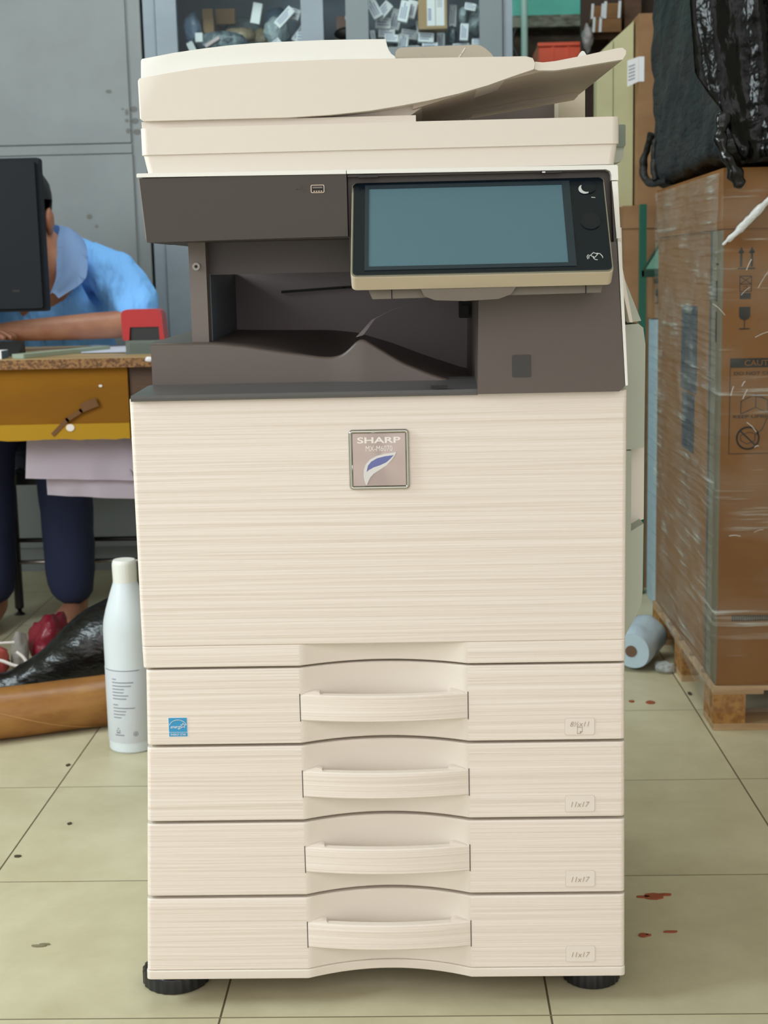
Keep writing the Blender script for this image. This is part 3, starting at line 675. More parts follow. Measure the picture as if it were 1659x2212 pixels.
# ------------------------------------------------------------------ desk and what stands on it
desk = thing('wooden_desk', (-1.15, 3.56, 0), 'wooden desk with chipboard top and mustard front board behind the photocopier', 'desk')
chip = mat('chipboard', (150, 108, 66), 0.75, var=((120, 120, 160), (92, 60, 34), 1.4), bump=(220, 220, 220, 0.5, 0.003))
b = NB(); box(b, -1.70, -0.605, 3.245, 3.86, 0.7305, 0.7515, 0.0012, 1)
part('tabletop', b, chip, desk)
b = NB(); box(b, -1.70, -0.606, 3.247, 3.86, 0.7516, 0.7530)
part('tabletop_veneer', b, mat('desk_veneer', (176, 150, 104), 0.45, var=((2, 14, 4), (156, 128, 84), 1.0)), desk)
b = NB(); prism(b, [(-1.68, 0.598), (-0.675, 0.598), (-0.675, 0.7303), (-1.68, 0.7303)], 3.268, 3.284, MY)
prism(b, [(-1.68, 0.602), (-0.675, 0.602)]+[(-0.675-1.005*k/60, 0.5655+0.0035*noise.noise(Vector((k*0.6, 0.3, 0)))) for k in range(61)], 3.262, 3.284, MY, mi=1)
ap = part('front_board', b, [mat('mustard_board', (142, 94, 12), 0.6, spec=0.15, var=((2, 2, 9), (130, 84, 14), 1.0)), mat('mustard_edge', (172, 130, 30), 0.6, spec=0.15)], desk, wn=False)
b = NB()
stroke(b, [(-0.852, 0.5790), (-0.818, 0.6120), (-0.785, 0.6320), (-0.765, 0.6520)], 0.010, MY, 3.2600, 3.262, 0); stroke(b, [(-0.778, 0.640), (-0.752, 0.650)], 0.020, MY, 3.2598, 3.262, 0)
part('scuff_streak', b, mat('scuff_brown', (104, 66, 24), 0.7), ap)
for x, z, rx, rz_, y in ((-0.812, 0.5935, 0.010, 0.0085, 3.262), (-0.738, 0.688, 0.0045, 0.003, 3.268)):
    b = NB(); prism(b, ellipse(x, z, rx, rz_, 9), y-0.0025, y, MY); part('paint_spot', b, mat('white_paint', (226, 214, 210), 0.6), ap)
wood_dk = mat('dark_wood', (86, 56, 34), 0.6, var=((8, 8, 30), (66, 42, 26), 1.0))
for x0, x1, y0 in ((-0.672, -0.618, 3.275), (-0.672, -0.618, 3.79), (-1.69, -1.635, 3.30), (-1.69, -1.635, 3.79)):
    b = NB(); box(b, x0, x1, y0, y0+0.05, 0, 0.7305, 0.002, 1); part('leg', b, wood_dk, desk)
b = NB(); box(b, -0.705, -0.672, 3.284, 3.31, 0.705, 0.7305); part('corner_block', b, wood_dk, desk)
b = NB(); blob(b, -0.6185, 3.240, 0.7475, 0.0085, 0.004, 0.0062, 0.3, 2, 3, 2)
part('paint_blob', b, mat('white_gum', (222, 218, 224), 0.6), desk, 70, wn=False)
# lilac cloth below the desk top
lilac = mat('lilac_cloth', (228, 214, 226), 0.7, bump=(8, 8, 8, 0.3, 0.006))
b = NB(); t = bmesh.new()
def sheet(bm, outline_top, outline_bot, y, th, seed):
    t = bmesh.new(); K = 24; R = 10; g = []
    for i in range(K+1):
        s = i/K; xt = outline_top[0][0]+(outline_top[1][0]-outline_top[0][0])*s; zt = outline_top[0][1]+(outline_top[1][1]-outline_top[0][1])*s
        xb = outline_bot[0][0]+(outline_bot[1][0]-outline_bot[0][0])*s; zb = outline_bot[0][1]+(outline_bot[1][1]-outline_bot[0][1])*s
        g.append([t.verts.new((xt+(xb-xt)*j/R, y+0.012*noise.noise(Vector((s*5+seed, j*0.25, seed)))*j/R, zt+(zb-zt)*j/R)) for j in range(R+1)])
    for a, c in zip(g[:-1], g[1:]):
        for j in range(R): t.faces.new((a[j], c[j], c[j+1], a[j+1]))
    bmesh.ops.solidify(t, geom=t.faces[:], thickness=th); bmesh.ops.recalc_face_normals(t, faces=t.faces); merge(bm, t)
sheet(b, [(-0.925, 0.7295), (-0.575, 0.7295)], [(-0.943, 0.468), (-0.575, 0.454)], 3.335, 0.003, 1.0)
sheet(b, [(-0.898, 0.7295), (-0.575, 0.7295)], [(-0.900, 0.4235), (-0.575, 0.4045)], 3.352, 0.003, 4.0)
solid('lilac_cloth', b, lilac, 'pale lilac cloth hanging in two layers under the desk top', 'cloth', angle=50, wn=False)
# monitor seen from behind
mon = thing('computer_monitor', (-1.18, 3.56, 0.753), 'black computer monitor seen from behind on the desk', 'monitor')
b = NB(); prism(b, rrect(-1.45, -0.9215, 0.8540, 1.2240, 0.006, 3), 3.545, 3.575, MY, 0.003, 2); prism(b, rrect(-1.44, -0.930, 0.862, 1.214, 0.006, 3), 3.533, 3.55, MY, 0.006, 2)
part('monitor_shell', b, mat('monitor_black', (24, 27, 33), 0.6, spec=0.2, bump=(1200, 1200, 1200, 0.15, 0.0006)), mon)
b = NB(); prism(b, rrect(-1.435, -0.935, 0.87, 1.21, 0.002, 2), 3.5750, 3.5765, MY); part('monitor_screen', b, black_gl, mon)
b = NB(); box(b, -1.23, -1.14, 3.515, 3.545, 0.765, 1.02, 0.004); part('monitor_neck', b, black_pl, mon)
b = NB(); prism(b, rrect(-1.29, -1.075, 3.45, 3.62, 0.03), 0.753, 0.767, MZ, 0.003, 2); part('monitor_base', b, black_pl, mon)
b = NB(); prism(b, rrect(-1.002, -0.984, 0.902, 0.908, 0.001, 2), 3.5318, 3.534, MY); part('socket', b, black_mt, mon)
# self-inking stamp
st = thing('rubber_stamp', (-0.655, 3.40, 0.753), 'red self-inking rubber stamp standing at the right end of the desk', 'stamp')
b = NB(); prism(b, [(-0.7015, 0.786), (-0.7035, 0.845), (-0.6995, 0.8545), (-0.690, 0.8575), (-0.621, 0.8575), (-0.6115, 0.8545), (-0.6075, 0.845), (-0.6035, 0.786), (-0.6145, 0.786), (-0.6155, 0.8165), (-0.6835, 0.8165), (-0.6865, 0.786)], 3.365, 3.425, MY, 0.004, 3)
part('stamp_cap', b, mat('red_plastic', (176, 24, 26), 0.3), st)
b = NB(); box(b, -0.6840, -0.6155, 3.372, 3.418, 0.770, 0.835); part('stamp_core', b, black_pl, st)
b = NB(); box(b, -0.695, -0.607, 3.362, 3.428, 0.753, 0.7855, 0.003)
for k in range(20): box(b, -0.685+0.0037*k, -0.6833+0.0037*k, 3.3612, 3.364, 0.7575, 0.779)
part('stamp_base', b, mat('smoky_plastic', (92, 102, 96), 0.3), st)
b = NB(); M_ = Matrix.Translation((-0.862, 3.435, 0.753)) @ Matrix.Rotation(1.16, 4, 'Z')
prism(b, rrect(-0.17, 0.17, -0.018, 0.018, 0.006, 3), 0.0005, 0.0105, M_, 0.002, 1)
solid('plastic_bar', b, mat('sage_plastic', (150, 164, 148), 0.5), 'flat sage green plastic bar lying on the desk before the forearm', 'bar')
b = NB(); box(b, -1.06, -0.965, 3.275, 3.33, 0.7535, 0.772, 0.002, 1)
box(b, -0.9655, -0.9640, 3.276, 3.329, 0.7535, 0.771, mi=1)
solid('small_white_box', b, [paper, mat('box_blue', (60, 90, 110), 0.5)], 'small white box at the left front edge of the desk', 'box')
b = NB(); box(b, -1.36, -0.975, 3.44, 3.67, 0.7690, 0.778, 0.003)
b.free()
b = NB(); t = bmesh.new()
prism(b, [(3.375, 0.7535), (3.39, 0.766), (3.44, 0.787), (3.445, 0.7535)], -1.46, -0.955, MX, 0.004, 2)
solid('black_keyboard', b, black_mt, 'black low keyboard edge on the desk below the monitor', 'keyboard')
b = NB(); prism(b, [(-0.90, 3.60), (-0.625, 3.56), (-0.62, 3.80), (-0.88, 3.83)], 0.7532, 0.7548, MZ); prism(b, [(-0.82, 3.44), (-0.71, 3.435), (-0.70, 3.60), (-0.85, 3.60)], 0.7550, 0.7558, MZ)
solid('paper_sheets', b, mat('bluish_paper', (196, 200, 216), 0.6), 'loose white paper sheets under the forearm on the desk', 'paper')

# ------------------------------------------------------------------ chair
chair = thing('metal_chair', (-0.93, 4.1, 0), 'dark metal framed chair the person sits on behind the desk', 'chair')
bm_ = mat('black_metal', (26, 26, 28), 0.4)
for x, y, dx, dy in ((-1.150, 3.92, -0.012, -0.01), (-0.71, 3.92, 0.012, -0.01), (-1.150, 4.30, -0.012, 0.02), (-0.71, 4.30, 0.012, 0.02)):
    b = NB(); tube(b, [(x, y, 0.38), (x-dx*0.2, y+dy, 0.02), (x-dx*0.2, y+dy, 0.0)], [0.0125, 0.0125, 0.016], 12); part('leg', b, bm_, chair, 60, wn=False)
b = NB(); prism(b, rrect(-1.16, -0.70, 3.90, 4.32, 0.04), 0.37, 0.402, MZ, 0.012, 3); part('seat', b, black_pl, chair)
b = NB(); prism(b, rrect(-1.15, -0.71, 0.52, 0.72, 0.04), 4.325, 4.355, MY, 0.01, 3); part('backrest', b, black_pl, chair)
for x in (-1.135, -0.725):
    b = NB(); tube(b, [(x, 4.31, 0.38), (x, 4.322, 0.56)], 0.0115, 10); part('back_post', b, bm_, chair, 60, wn=False)
for z in (0.150, 0.212):
    b = NB(); tube(b, [(-1.150, 3.912, z), (-0.71, 3.912, z)], 0.0065, 10); part('rung', b, steel if z < 0.18 else bm_, chair, 60, wn=False)

# ------------------------------------------------------------------ person
def skin_mesh(verts, edges, root=0, sub=2):
    me = bpy.data.meshes.new('sk'); me.from_pydata([v[:3] for v in verts], edges, []); me.update()
    ob = bpy.data.objects.new('sk', me); COL.objects.link(ob)
    md = ob.modifiers.new('s', 'SKIN'); md.use_smooth_shade = True
    for i, v in enumerate(verts):
        r = v[3]; me.skin_vertices[0].data[i].radius = r if hasattr(r, '__len__') else (r, r)
        me.skin_vertices[0].data[i].use_root = (i == root)
    ob.modifiers.new('u', 'SUBSURF').levels = sub
    dg = bpy.context.evaluated_depsgraph_get(); out = bpy.data.meshes.new_from_object(ob.evaluated_get(dg))
    bpy.data.objects.remove(ob); bpy.data.meshes.remove(me)
    t = bmesh.new(); t.from_mesh(out); bpy.data.meshes.remove(out); return t
per = thing('person', (-1.03, 4.05, 0), 'person in light blue polo shirt and jeans, sitting behind the monitor, arm on the desk', 'person')
HX, HY, HZc = -1.074, 3.865, 1.105         # head centre
V, E_ = [], []
def jn(p, r, link=None):
    V.append((*p, r)); i = len(V)-1
    if link is not None: E_.append((link, i))
    return i
pel = jn((-1.03, 4.10, 0.53), 0.125); wai = jn((-1.03, 4.07, 0.68), 0.115, pel); che = jn((-1.035, 4.01, 0.86), 0.125, wai)
nb = jn((-1.045, 3.95, 0.975), 0.066, che); nk = jn((-1.050, 3.905, 1.035), 0.066, nb); hd = jn((HX, HY+0.01, 1.072), 0.070, nk)
hd2 = jn((HX, HY+0.01, 1.138), 0.082, hd); hd3 = jn((HX, HY+0.008, 1.185), 0.062, hd2)
def arm(sh, el, wr, hand_dir, curl):
    s0 = jn(sh, 0.042, nb); s1 = jn(((sh[0]+el[0])/2, (sh[1]+el[1])/2, (sh[2]+el[2])/2), 0.046, s0)
    e0 = jn(el, 0.040, s1); f1 = jn(tuple(el[i]*0.65+wr[i]*0.35 for i in range(3)), 0.037, e0)
    w0 = jn(wr, (0.028, 0.026), f1)
    hd_ = Vector(hand_dir).normalized(); side = hd_.cross(Vector((0, 0, 1))).normalized()
    wv = Vector(wr); palm = jn(tuple(wv+hd_*0.045), (0.033, 0.020), w0); pe = jn(tuple(wv+hd_*0.078), (0.034, 0.018), palm)
    for k, (o, L) in enumerate(((-0.030, 0.070), (-0.010, 0.078), (0.011, 0.074), (0.030, 0.058))):
        bse = wv+hd_*0.085+side*o; a = jn(tuple(bse), 0.0095, pe)
        m = jn(tuple(bse+hd_*L*0.45+Vector((0, 0, -0.006))), 0.0088, a)
        jn(tuple(bse+hd_*L*0.85+Vector((0, 0, -0.024*curl))), 0.0078, m)
    th = jn(tuple(wv+hd_*0.040-side*0.034+Vector((0, 0, -0.002))), 0.0115, palm)
    jn(tuple(wv+hd_*0.082-side*0.052+Vector((0, 0, -0.012))), 0.0095, th)
arm((-0.820, 3.965, 0.935), (-0.755, 3.775, 0.812), (-1.045, 3.655, 0.803), (-1, -0.16, 0.02), 1.0)
arm((-1.270, 3.965, 0.935), (-1.355, 3.80, 0.812), (-1.165, 3.660, 0.803), (1, -0.55, 0.02), 0.8)
def leg(hx, kx, ax_):
    h = jn((hx, 4.07, 0.535), 0.092, pel); m = jn(((hx+kx)/2, 3.93, 0.545), 0.085, h); k = jn((kx, 3.765, 0.530), 0.066, m)
    c = jn((kx*0.5+ax_*0.5, 3.775, 0.33), 0.060, k); a = jn((ax_, 3.80, 0.095), 0.038, c)
    hl = jn((ax_, 3.825, 0.045), 0.036, a); ft = jn((ax_, 3.70, 0.034), (0.040, 0.030), hl); jn((ax_, 3.615, 0.026), (0.038, 0.022), ft)
leg(-0.955, -0.962, -0.962); leg(-1.12, -1.165, -1.185)
t = skin_mesh(V, E_, 0, 2)
for v in t.verts:                                    # face and skull shaping
    c = v.co
    if c.z > 1.03 and abs(c.x-HX) < 0.13:
        if c.y < HY-0.03 and c.z < 1.09: c.y -= 0.010
b = NB(); merge(b, t)
blob(b, HX, HY-0.086, 1.085, 0.013, 0.018, 0.022, 0.0, 1, 2)             # nose
for s in (-1, 1):
    blob(b, HX+s*0.0835, HY+0.020, 1.086, 0.011, 0.021, 0.034, 0.12, 2, 3, 1)   # ears
    blob(b, HX+s*0.031, HY-0.072, 1.105, 0.014, 0.010, 0.008, 0.0, 1, 2, mi=1)
blob(b, HX, HY-0.074, 1.040, 0.024, 0.010, 0.007, 0.0, 1, 2, mi=2)
skin_m = mat('skin', (178, 128, 100), 0.5, var=((12, 12, 12), (160, 106, 82), 0.8)); skin_m.node_tree.nodes['Principled BSDF'].inputs['Subsurface Weight'].default_value = 0.05
part('body', b, [skin_m, mat('eye_dark', (40, 30, 28), 0.3), mat('lips', (150, 84, 76), 0.5)], per, 80, wn=False)
b = NB(); t = bmesh.new(); bmesh.ops.create_icosphere(t, subdivisions=4, radius=1)
for v in list(t.verts):
    q = v.co.copy(); k = 1+0.04*noise.noise(q*5)
    v.co = Vector((HX+q.x*0.0905*k, HY+0.018+q.y*0.104*k, 1.142+q.z*0.106*k))
bmesh.ops.delete(t, geom=[v for v in t.verts if v.co.z < 1.138-0.035*(1 if v.co.y > HY+0.03 else 0)-0.05*(1 if v.co.y > HY+0.06 else 0) or (v.co.y < HY-0.045 and v.co.z < 1.185)], context='VERTS')
bmesh.ops.solidify(t, geom=t.faces[:], thickness=0.006); bmesh.ops.recalc_face_normals(t, faces=t.faces); merge(b, t)
part('hair', b, mat('black_hair', (18, 16, 16), 0.55, bump=(120, 120, 20, 0.6, 0.004)), per, 70, wn=False)
# shirt
V, E_ = [], []
pel = jn((-1.03, 4.09, 0.52), (0.185, 0.150)); wai = jn((-1.03, 4.06, 0.68), (0.180, 0.135), pel); che = jn((-1.035, 4.00, 0.84), (0.185, 0.130), wai)
up_ = jn((-1.045, 3.97, 0.945), (0.140, 0.095), che); nb = jn((-1.055, 3.985, 0.965), (0.080, 0.060), up_)
for sx in (1, -1):
    q_ = jn((-1.04+sx*0.100, 3.970, 0.972), 0.076, up_); s_ = jn((-1.04+sx*0.188, 3.965, 0.950), 0.080, q_); m_ = jn((-1.04+sx*0.255, 3.895, 0.895), 0.078, s_); jn((-1.04+sx*0.290, 3.765, 0.803), 0.068, m_)
t = skin_mesh(V, E_, 0, 3)
bmesh.ops.delete(t, geom=[v for v in t.verts if v.co.y < 3.955 and v.co.z > 0.865 and abs(v.co.x+1.056) < 0.004+0.58*(v.co.z-0.865)], context='VERTS')
t.normal_update()
for v in t.verts:
    q = v.co; n_ = v.normal if v.normal.length else Vector((0, 0, 1))
    v.co = q + n_*(0.010*noise.noise(Vector((q.x*20+q.z*26, q.y*9, q.z*12-q.x*16))) + 0.004*noise.noise(q*38))
b = NB(); merge(b, t)
shirt_m = mat('light_blue_cotton', (126, 188, 255), 0.85, spec=0.2, bump=(26, 12, 14, 0.9, 0.018, 2))
sh = part('shirt', b, shirt_m, per, 80, wn=False)
b = NB()
# open polo collar: a band round the neck that falls to a pointed flap each side
for sx in (1, -1):
    t = bmesh.new(); g = []
    inn = [(0.0, 4.020, 1.085), (0.052, 4.000, 1.080), (0.073, 3.960, 1.068), (0.078, 3.905, 1.038), (0.080, 3.875, 0.985), (0.082, 3.850, 0.935), (0.064, 3.836, 0.886)]
    out = [(0.0, 4.055, 1.020), (0.085, 4.040, 1.030), (0.130, 3.985, 1.035), (0.155, 3.915, 1.005), (0.166, 3.862, 0.955), (0.156, 3.842, 0.918), (0.092, 3.826, 0.876)]
    I = catmull(inn, 5); O = catmull(out, 5)
    for p, q in zip(I, O):
        row = []
        for k in range(5):
            s = k/4; v = p.lerp(q, s); v.z += 0.016*math.sin(PI*s*0.9); v.y -= 0.010*math.sin(PI*s)
            row.append(t.verts.new((-1.056+sx*v.x, v.y, v.z)))
        g.append(row)
    for a, c in zip(g[:-1], g[1:]):
        for k in range(4): t.faces.new((a[k], a[k+1], c[k+1], c[k]))
    bmesh.ops.solidify(t, geom=t.faces[:], thickness=0.0035); bmesh.ops.recalc_face_normals(t, faces=t.faces); merge(b, t)
part('collar', b, mat('collar_cotton', (170, 204, 246), 0.8, bump=(500, 500, 500, 0.15, 0.001)), sh, 70, wn=False)
# jeans
V, E_ = [], []
pel = jn((-1.03, 4.10, 0.55), (0.180, 0.140))
for hx, kx, ax_ in ((-0.955, -0.962, -0.962), (-1.12, -1.165, -1.185)):
    h = jn((hx, 4.05, 0.54), 0.105, pel); m = jn(((hx+kx)/2, 3.92, 0.55), 0.100, h); k = jn((kx, 3.755, 0.525), 0.084, m)
    c = jn((kx*0.5+ax_*0.5, 3.770, 0.33), 0.078, k); jn((ax_, 3.785, 0.048), 0.068, c)
t = skin_mesh(V, E_, 0, 2)
for v in t.verts: v.co += v.normal*0.005*noise.noise(v.co*22)
b = NB(); merge(b, t)
part('jeans', b, mat('navy_denim', (26, 34, 66), 0.85, bump=(700, 700, 700, 0.2, 0.001)), per, 80, wn=False)

# ------------------------------------------------------------------ steel cabinet
cab_m = mat('grey_enamel', (130, 137, 139), 0.42, var=((2.5, 2.5, 2.5), (122, 127, 130), 1.0))
cab = thing('steel_cabinet', (-1.45, 4.75, 0), 'grey steel cupboard with upper and lower doors behind the seated person', 'cupboard')
b = NB(); box(b, -2.05, -0.8365, 4.505, 4.98, 0.0, 1.95, 0.004); part('cabinet_shell', b, cab_m, cab)
b = NB(); box(b, -2.02, -0.8800, 4.492, 4.508, 1.3405, 1.92, 0.003)
up = part('upper_door', b, cab_m, cab)
b = NB(); box(b, -2.02, -0.8790, 4.494, 4.508, 1.3095, 1.3370, 0.002); part('middle_rail', b, cab_m, cab)
b = NB(); box(b, -2.02, -0.8780, 4.492, 4.508, 0.08, 1.3060, 0.003); lo_ = part('lower_door', b, cab_m, cab)
dirt = mat('grime', (108, 110, 108), 0.7)
for par, spots in ((up, [(-0.940, 1.492, .010, .006), (-0.888, 1.430, .006, .010), (-0.889, 1.405, .006, .006), (-0.886, 1.375, .008, .008), (-0.900, 1.440, .005, .003)]), (lo_, [(-1.148, 1.218, .004, .008), (-1.02, 1.12, .010, .008), (-1.00, 1.09, .006, .005)])):
    for k, (x, z, rx, rz) in enumerate(spots):
        b = NB(); prism(b, [(x+rx*math.cos(a)*(1+0.35*noise.noise(Vector((k, a, 1)))), z+rz*math.sin(a)*(1+0.35*noise.noise(Vector((k, a, 5))))) for a in np.linspace(0, 2*PI, 12)[:-1]], 4.4915, 4.494, MY)
        part('grime_spot', b, dirt, par)
for x, z in ((-0.866, 1.405), (-0.862, 1.372), (-0.868, 1.440)):
    b = NB(); prism(b, ellipse(x, z, 0.012, 0.009, 9), 4.5042, 4.507, MY); part('grime_spot', b, dirt, cab)

# ------------------------------------------------------------------ glazed cabinet
gc = thing('glazed_cabinet', (-0.27, 4.75, 0), 'blue grey steel cabinet with glass doors full of spare parts behind the photocopier', 'cabinet')
gm = mat('blue_grey_enamel', (140, 154, 166), 0.4, var=((2, 2, 4), (130, 143, 154), 1.0))
gm2 = mat('blue_grey_frame', (118, 130, 136), 0.45)
b = NB()
box(b, -0.826, -0.790, 4.50, 4.98, 0, 1.95, 0.003); box(b, 0.262, 0.290, 4.50, 4.98, 0, 1.95, 0.003); box(b, -0.79, 0.262, 4.955, 4.98, 0, 1.95); box(b, -0.79, 0.262, 4.50, 4.955, 1.90, 1.95)
part('cabinet_shell', b, gm, gc)
b = NB(); box(b, -0.79, 0.262, 4.55, 4.95, 1.578, 1.594); part('shelf', b, gm2, gc)
glass_m = bpy.data.materials.new('cabinet_glass'); glass_m.use_nodes = True
N = glass_m.node_tree.nodes; L = glass_m.node_tree.links
gl = N.new('ShaderNodeBsdfGlossy'); gl.inputs['Roughness'].default_value = 0.06; gl.inputs['Color'].default_value = (0.85, 0.95, 1, 1); tr_ = N.new('ShaderNodeBsdfTransparent'); tr_.inputs['Color'].default_value = (0.93, 0.97, 0.97, 1)
fz = N.new('ShaderNodeFresnel'); fz.inputs['IOR'].default_value = 1.22; mx = N.new('ShaderNodeMixShader')
L.new(fz.outputs[0], mx.inputs[0]); L.new(tr_.outputs[0], mx.inputs[1]); L.new(gl.outputs[0], mx.inputs[2]); L.new(mx.outputs[0], N['Material Output'].inputs['Surface'])
for x0, g0, g1, x1 in ((-0.786, -0.723, -0.346, -0.279), (-0.211, -0.143, 0.191, 0.259)):
    b = NB()
    box(b, x0, g0, 4.485, 4.51, 1.56, 1.90, 0.002); box(b, g1, x1, 4.485, 4.51, 1.56, 1.90, 0.002); box(b, g0, g1, 4.487, 4.51, 1.56, 1.6005, 0.001, 1); box(b, g0, g1, 4.487, 4.51, 1.86, 1.90, 0.001, 1)
    dr = part('glass_door', b, gm2 if x0 > -0.5 else gm, gc)
    b = NB(); box(b, g0-0.004, g1+0.004, 4.497, 4.501, 1.598, 1.863); part('glass_pane', b, glass_m, dr)
    b = NB(); box(b, x0, x1, 4.485, 4.51, 0.06, 1.552, 0.003); part('lower_door', b, gm, gc)
b = NB(); box(b, -0.279, -0.211, 4.515, 4.53, 0.0, 1.552); part('centre_post', b, gm2, gc)

# spare parts on the shelf
SH = 1.5945
card_white = mat('white_carton', (226, 228, 230), 0.6); card_tan = mat('tan_carton', (168, 138, 100), 0.7); blue_print = mat('blue_print', (84, 92, 150), 0.6); grey_print = mat('grey_print', (150, 150, 158), 0.6)
def carton(name, px, pz, w_, h_, ang, y, label, group, m=None, prints=True, depth=0.03, cat='carton'):
    b = NB(); M_ = Matrix.Translation((px, y, pz)) @ Matrix.Rotation(math.radians(-ang), 4, 'Y') @ MY
    prism(b, rrect(-w_/2, w_/2, -h_/2, h_/2, 0.001, 1), 0, depth, M_, 0.0008, 1)
    if prints:
        tall = h_ > w_; n = 3
        for k in range(n):
            if tall: q = (-w_*0.32+w_*0.22*k, -w_*0.20+w_*0.22*k, -h_*0.36, h_*(0.36-0.1*((k+int(px*1000)) % 3)))
            else: q = (-w_*0.38, w_*(0.36-0.12*((k+int(px*1000)) % 3)), h_*0.28-h_*0.26*k, h_*0.40-h_*0.26*k)
            x0, x1, z0, z1 = q if tall else (q[0], q[1], q[2], q[3])
            # a row of short dashes stands for illegible print
            if tall:
                z = z0
                while z < z1: prism(b, [(x0, z), (x1, z), (x1, z+0.003), (x0, z+0.003)], -0.0004, 0.0, M_, mi=1); z += 0.0048
            else:
                x = x0
                while x < x1: prism(b, [(x, z0), (x+0.003, z0), (x+0.003, z1), (x, z1)], -0.0004, 0.0, M_, mi=1); x += 0.0048
    return solid(name, b, [m or card_white, blue_print], label, cat, group)
def rz(zx, zy): return (-0.2270+(zx)*0.000343, 1.7480-zy*0.000343*1.0)       # right-hand pane
RB = [(290, 60, 90, 180, 28), (372, 68, 85, 170, -42), (365, 158, 140, 92, -4), (480, 110, 95, 180, -16), (560, 92, 88, 180, -13), (625, 58, 88, 150, -16), (395, 245, 150, 72, -4), (600, 245, 150, 82, -9),
      (440, 318, 122, 62, -5), (750, 305, 142, 80, -4), (885, 322, 72, 142, -2), (1000, 90, 66, 190, -3), (1092, 280, 72, 142, -4), (785, 378, 140, 52, 0), (640, 380, 100, 48, 0), (465, 385, 104, 50, 0), (1220, 368, 120, 52, -3), (1066, 384, 150, 46, 2), (268, 250, 44, 76, 8), (285, 330, 110, 60, 4), (330, 378, 130, 46, 0), (545, 330, 90, 120, -8), (700, 190, 70, 110, 6), (545, 250, 80, 60, 12), (1150, 60, 100, 60, -10), (720, 60, 60, 110, 4), (930, 385, 90, 44, 0)]
for k, (zx, zy, ww, hh, an) in enumerate(RB):
    x, z = rz(zx, zy); hw = (abs(ww*math.cos(math.radians(an)))/1+abs(hh*math.sin(math.radians(an))))*0.000343/2; hh_ = (abs(hh*math.cos(math.radians(an)))+abs(ww*math.sin(math.radians(an))))*0.000343/2
    carton('parts_carton', x, max(z, SH+hh_+0.0005), ww*0.000343, hh*0.000343, an, 4.56+0.034*((k*5) % 4)+0.001*k, 'small white parts carton with faint blue print behind the right glass door', 'white parts cartons behind the right glass door')
x, z = rz(812, 118)
tc_ = thing('tan_carton', (x, 4.60, z-0.043), 'tan carton with white printed labels among the small cartons behind the right glass door', 'carton')
b = NB(); box(b, x-0.044, x+0.044, 4.575, 4.66, z-0.044, z+0.060, 0.001, 1); part('carton_body', b, card_tan, tc_)
b = NB(); box(b, x-0.017, x+0.008, 4.5745, 4.5755, z-0.035, z+0.055); box(b, x+0.010, x+0.036, 4.5745, 4.5755, z-0.035, z+0.055)
for k in range(6): box(b, x-0.014, x-0.004, 4.5741, 4.575, z-0.018+0.006*k, z-0.015+0.006*k, mi=1); box(b, x+0.014, x+0.030, 4.5741, 4.575, z+0.020+0.005*k, z+0.022+0.005*k, mi=2)
part('carton_label', b, [paper, blue_print, grey_print], tc_)
bagm = mat('cloudy_polybag', (150, 162, 166), 0.25, bump=(60, 60, 60, 0.8, 0.01)); bagd = mat('dark_polybag', (62, 74, 82), 0.25, bump=(60, 60, 60, 0.8, 0.01), var=((40, 40, 40), (110, 124, 130), 1.2))
bagt = mat('tan_polybag', (158, 142, 116), 0.3, bump=(60, 60, 60, 0.8, 0.01)); bagb = mat('blue_polybag', (104, 124, 146), 0.3, bump=(60, 60, 60, 0.8, 0.01))
def pbag(zx, zy, ww, hh, m, y, label, seed, conv):
    x, z = conv(zx, zy); b = NB(); blob(b, x, y, max(z, SH+hh*0.00019), ww*0.00018, 0.03, hh*0.00018, 0.22, 1.8, 3, seed, flatten=SH+0.0005)
    return solid('parts_bag', b, m, label, 'bag', angle=70, wn=False)
def lz(zx, zy): return (-0.7650+zx*0.000362, 1.7560-zy*0.000362)
pbag(660, 200, 260, 240, bagd, 4.86, 'dark bag at the back in the middle behind the right glass door', 21, rz)
pbag(350, 230, 230, 220, bagm, 4.87, 'cloudy bag at the back left behind the right glass door', 22, rz)
pbag(250, 60, 240, 200, bagt, 4.88, 'tan bag high at the back left behind the left glass door', 23, lz)
pbag(1010, 290, 330, 220, bagm, 4.84, 'broad cloudy bag low at the back right behind the left glass door', 24, lz)
pbag(720, 330, 280, 120, bagd, 4.70, 'low dark bag in the middle of the shelf behind the left glass door', 25, lz)
pbag(1190, 150, 160, 250, bagm, 4.64, 'cloudy plastic bag at the right end behind the right glass door', 11, rz)
pbag(1085, 130, 70, 150, bagm, 4.60, 'narrow clear bag with a white end behind the right glass door', 12, rz)
pbag(990, 270, 80, 150, bagd, 4.66, 'grey bag of screws low behind the right glass door', 13, rz)
pbag(560, 110, 330, 240, bagm, 4.84, 'large cloudy bag at the back behind the left glass door', 14, lz)
pbag(905, 210, 230, 260, bagm, 4.66, 'upright clear bag in the middle behind the left glass door', 15, lz)
pbag(560, 210, 300, 150, bagt, 4.72, 'tan bag of parts behind the left glass door', 16, lz)
pbag(430, 300, 440, 200, bagd, 4.62, 'dark bag full of small bits at the bottom left behind the left glass door', 17, lz)
pbag(765, 240, 190, 210, bagt, 4.74, 'brownish bag beside the upright clear bag behind the left glass door', 18, lz)
pbag(170, 170, 150, 300, bagb, 4.68, 'blue grey bag against the left frame behind the left glass door', 19, lz)
pbag(880, 40, 200, 200, bagb, 4.80, 'blue tinted bag high in the middle behind the left glass door', 20, lz)
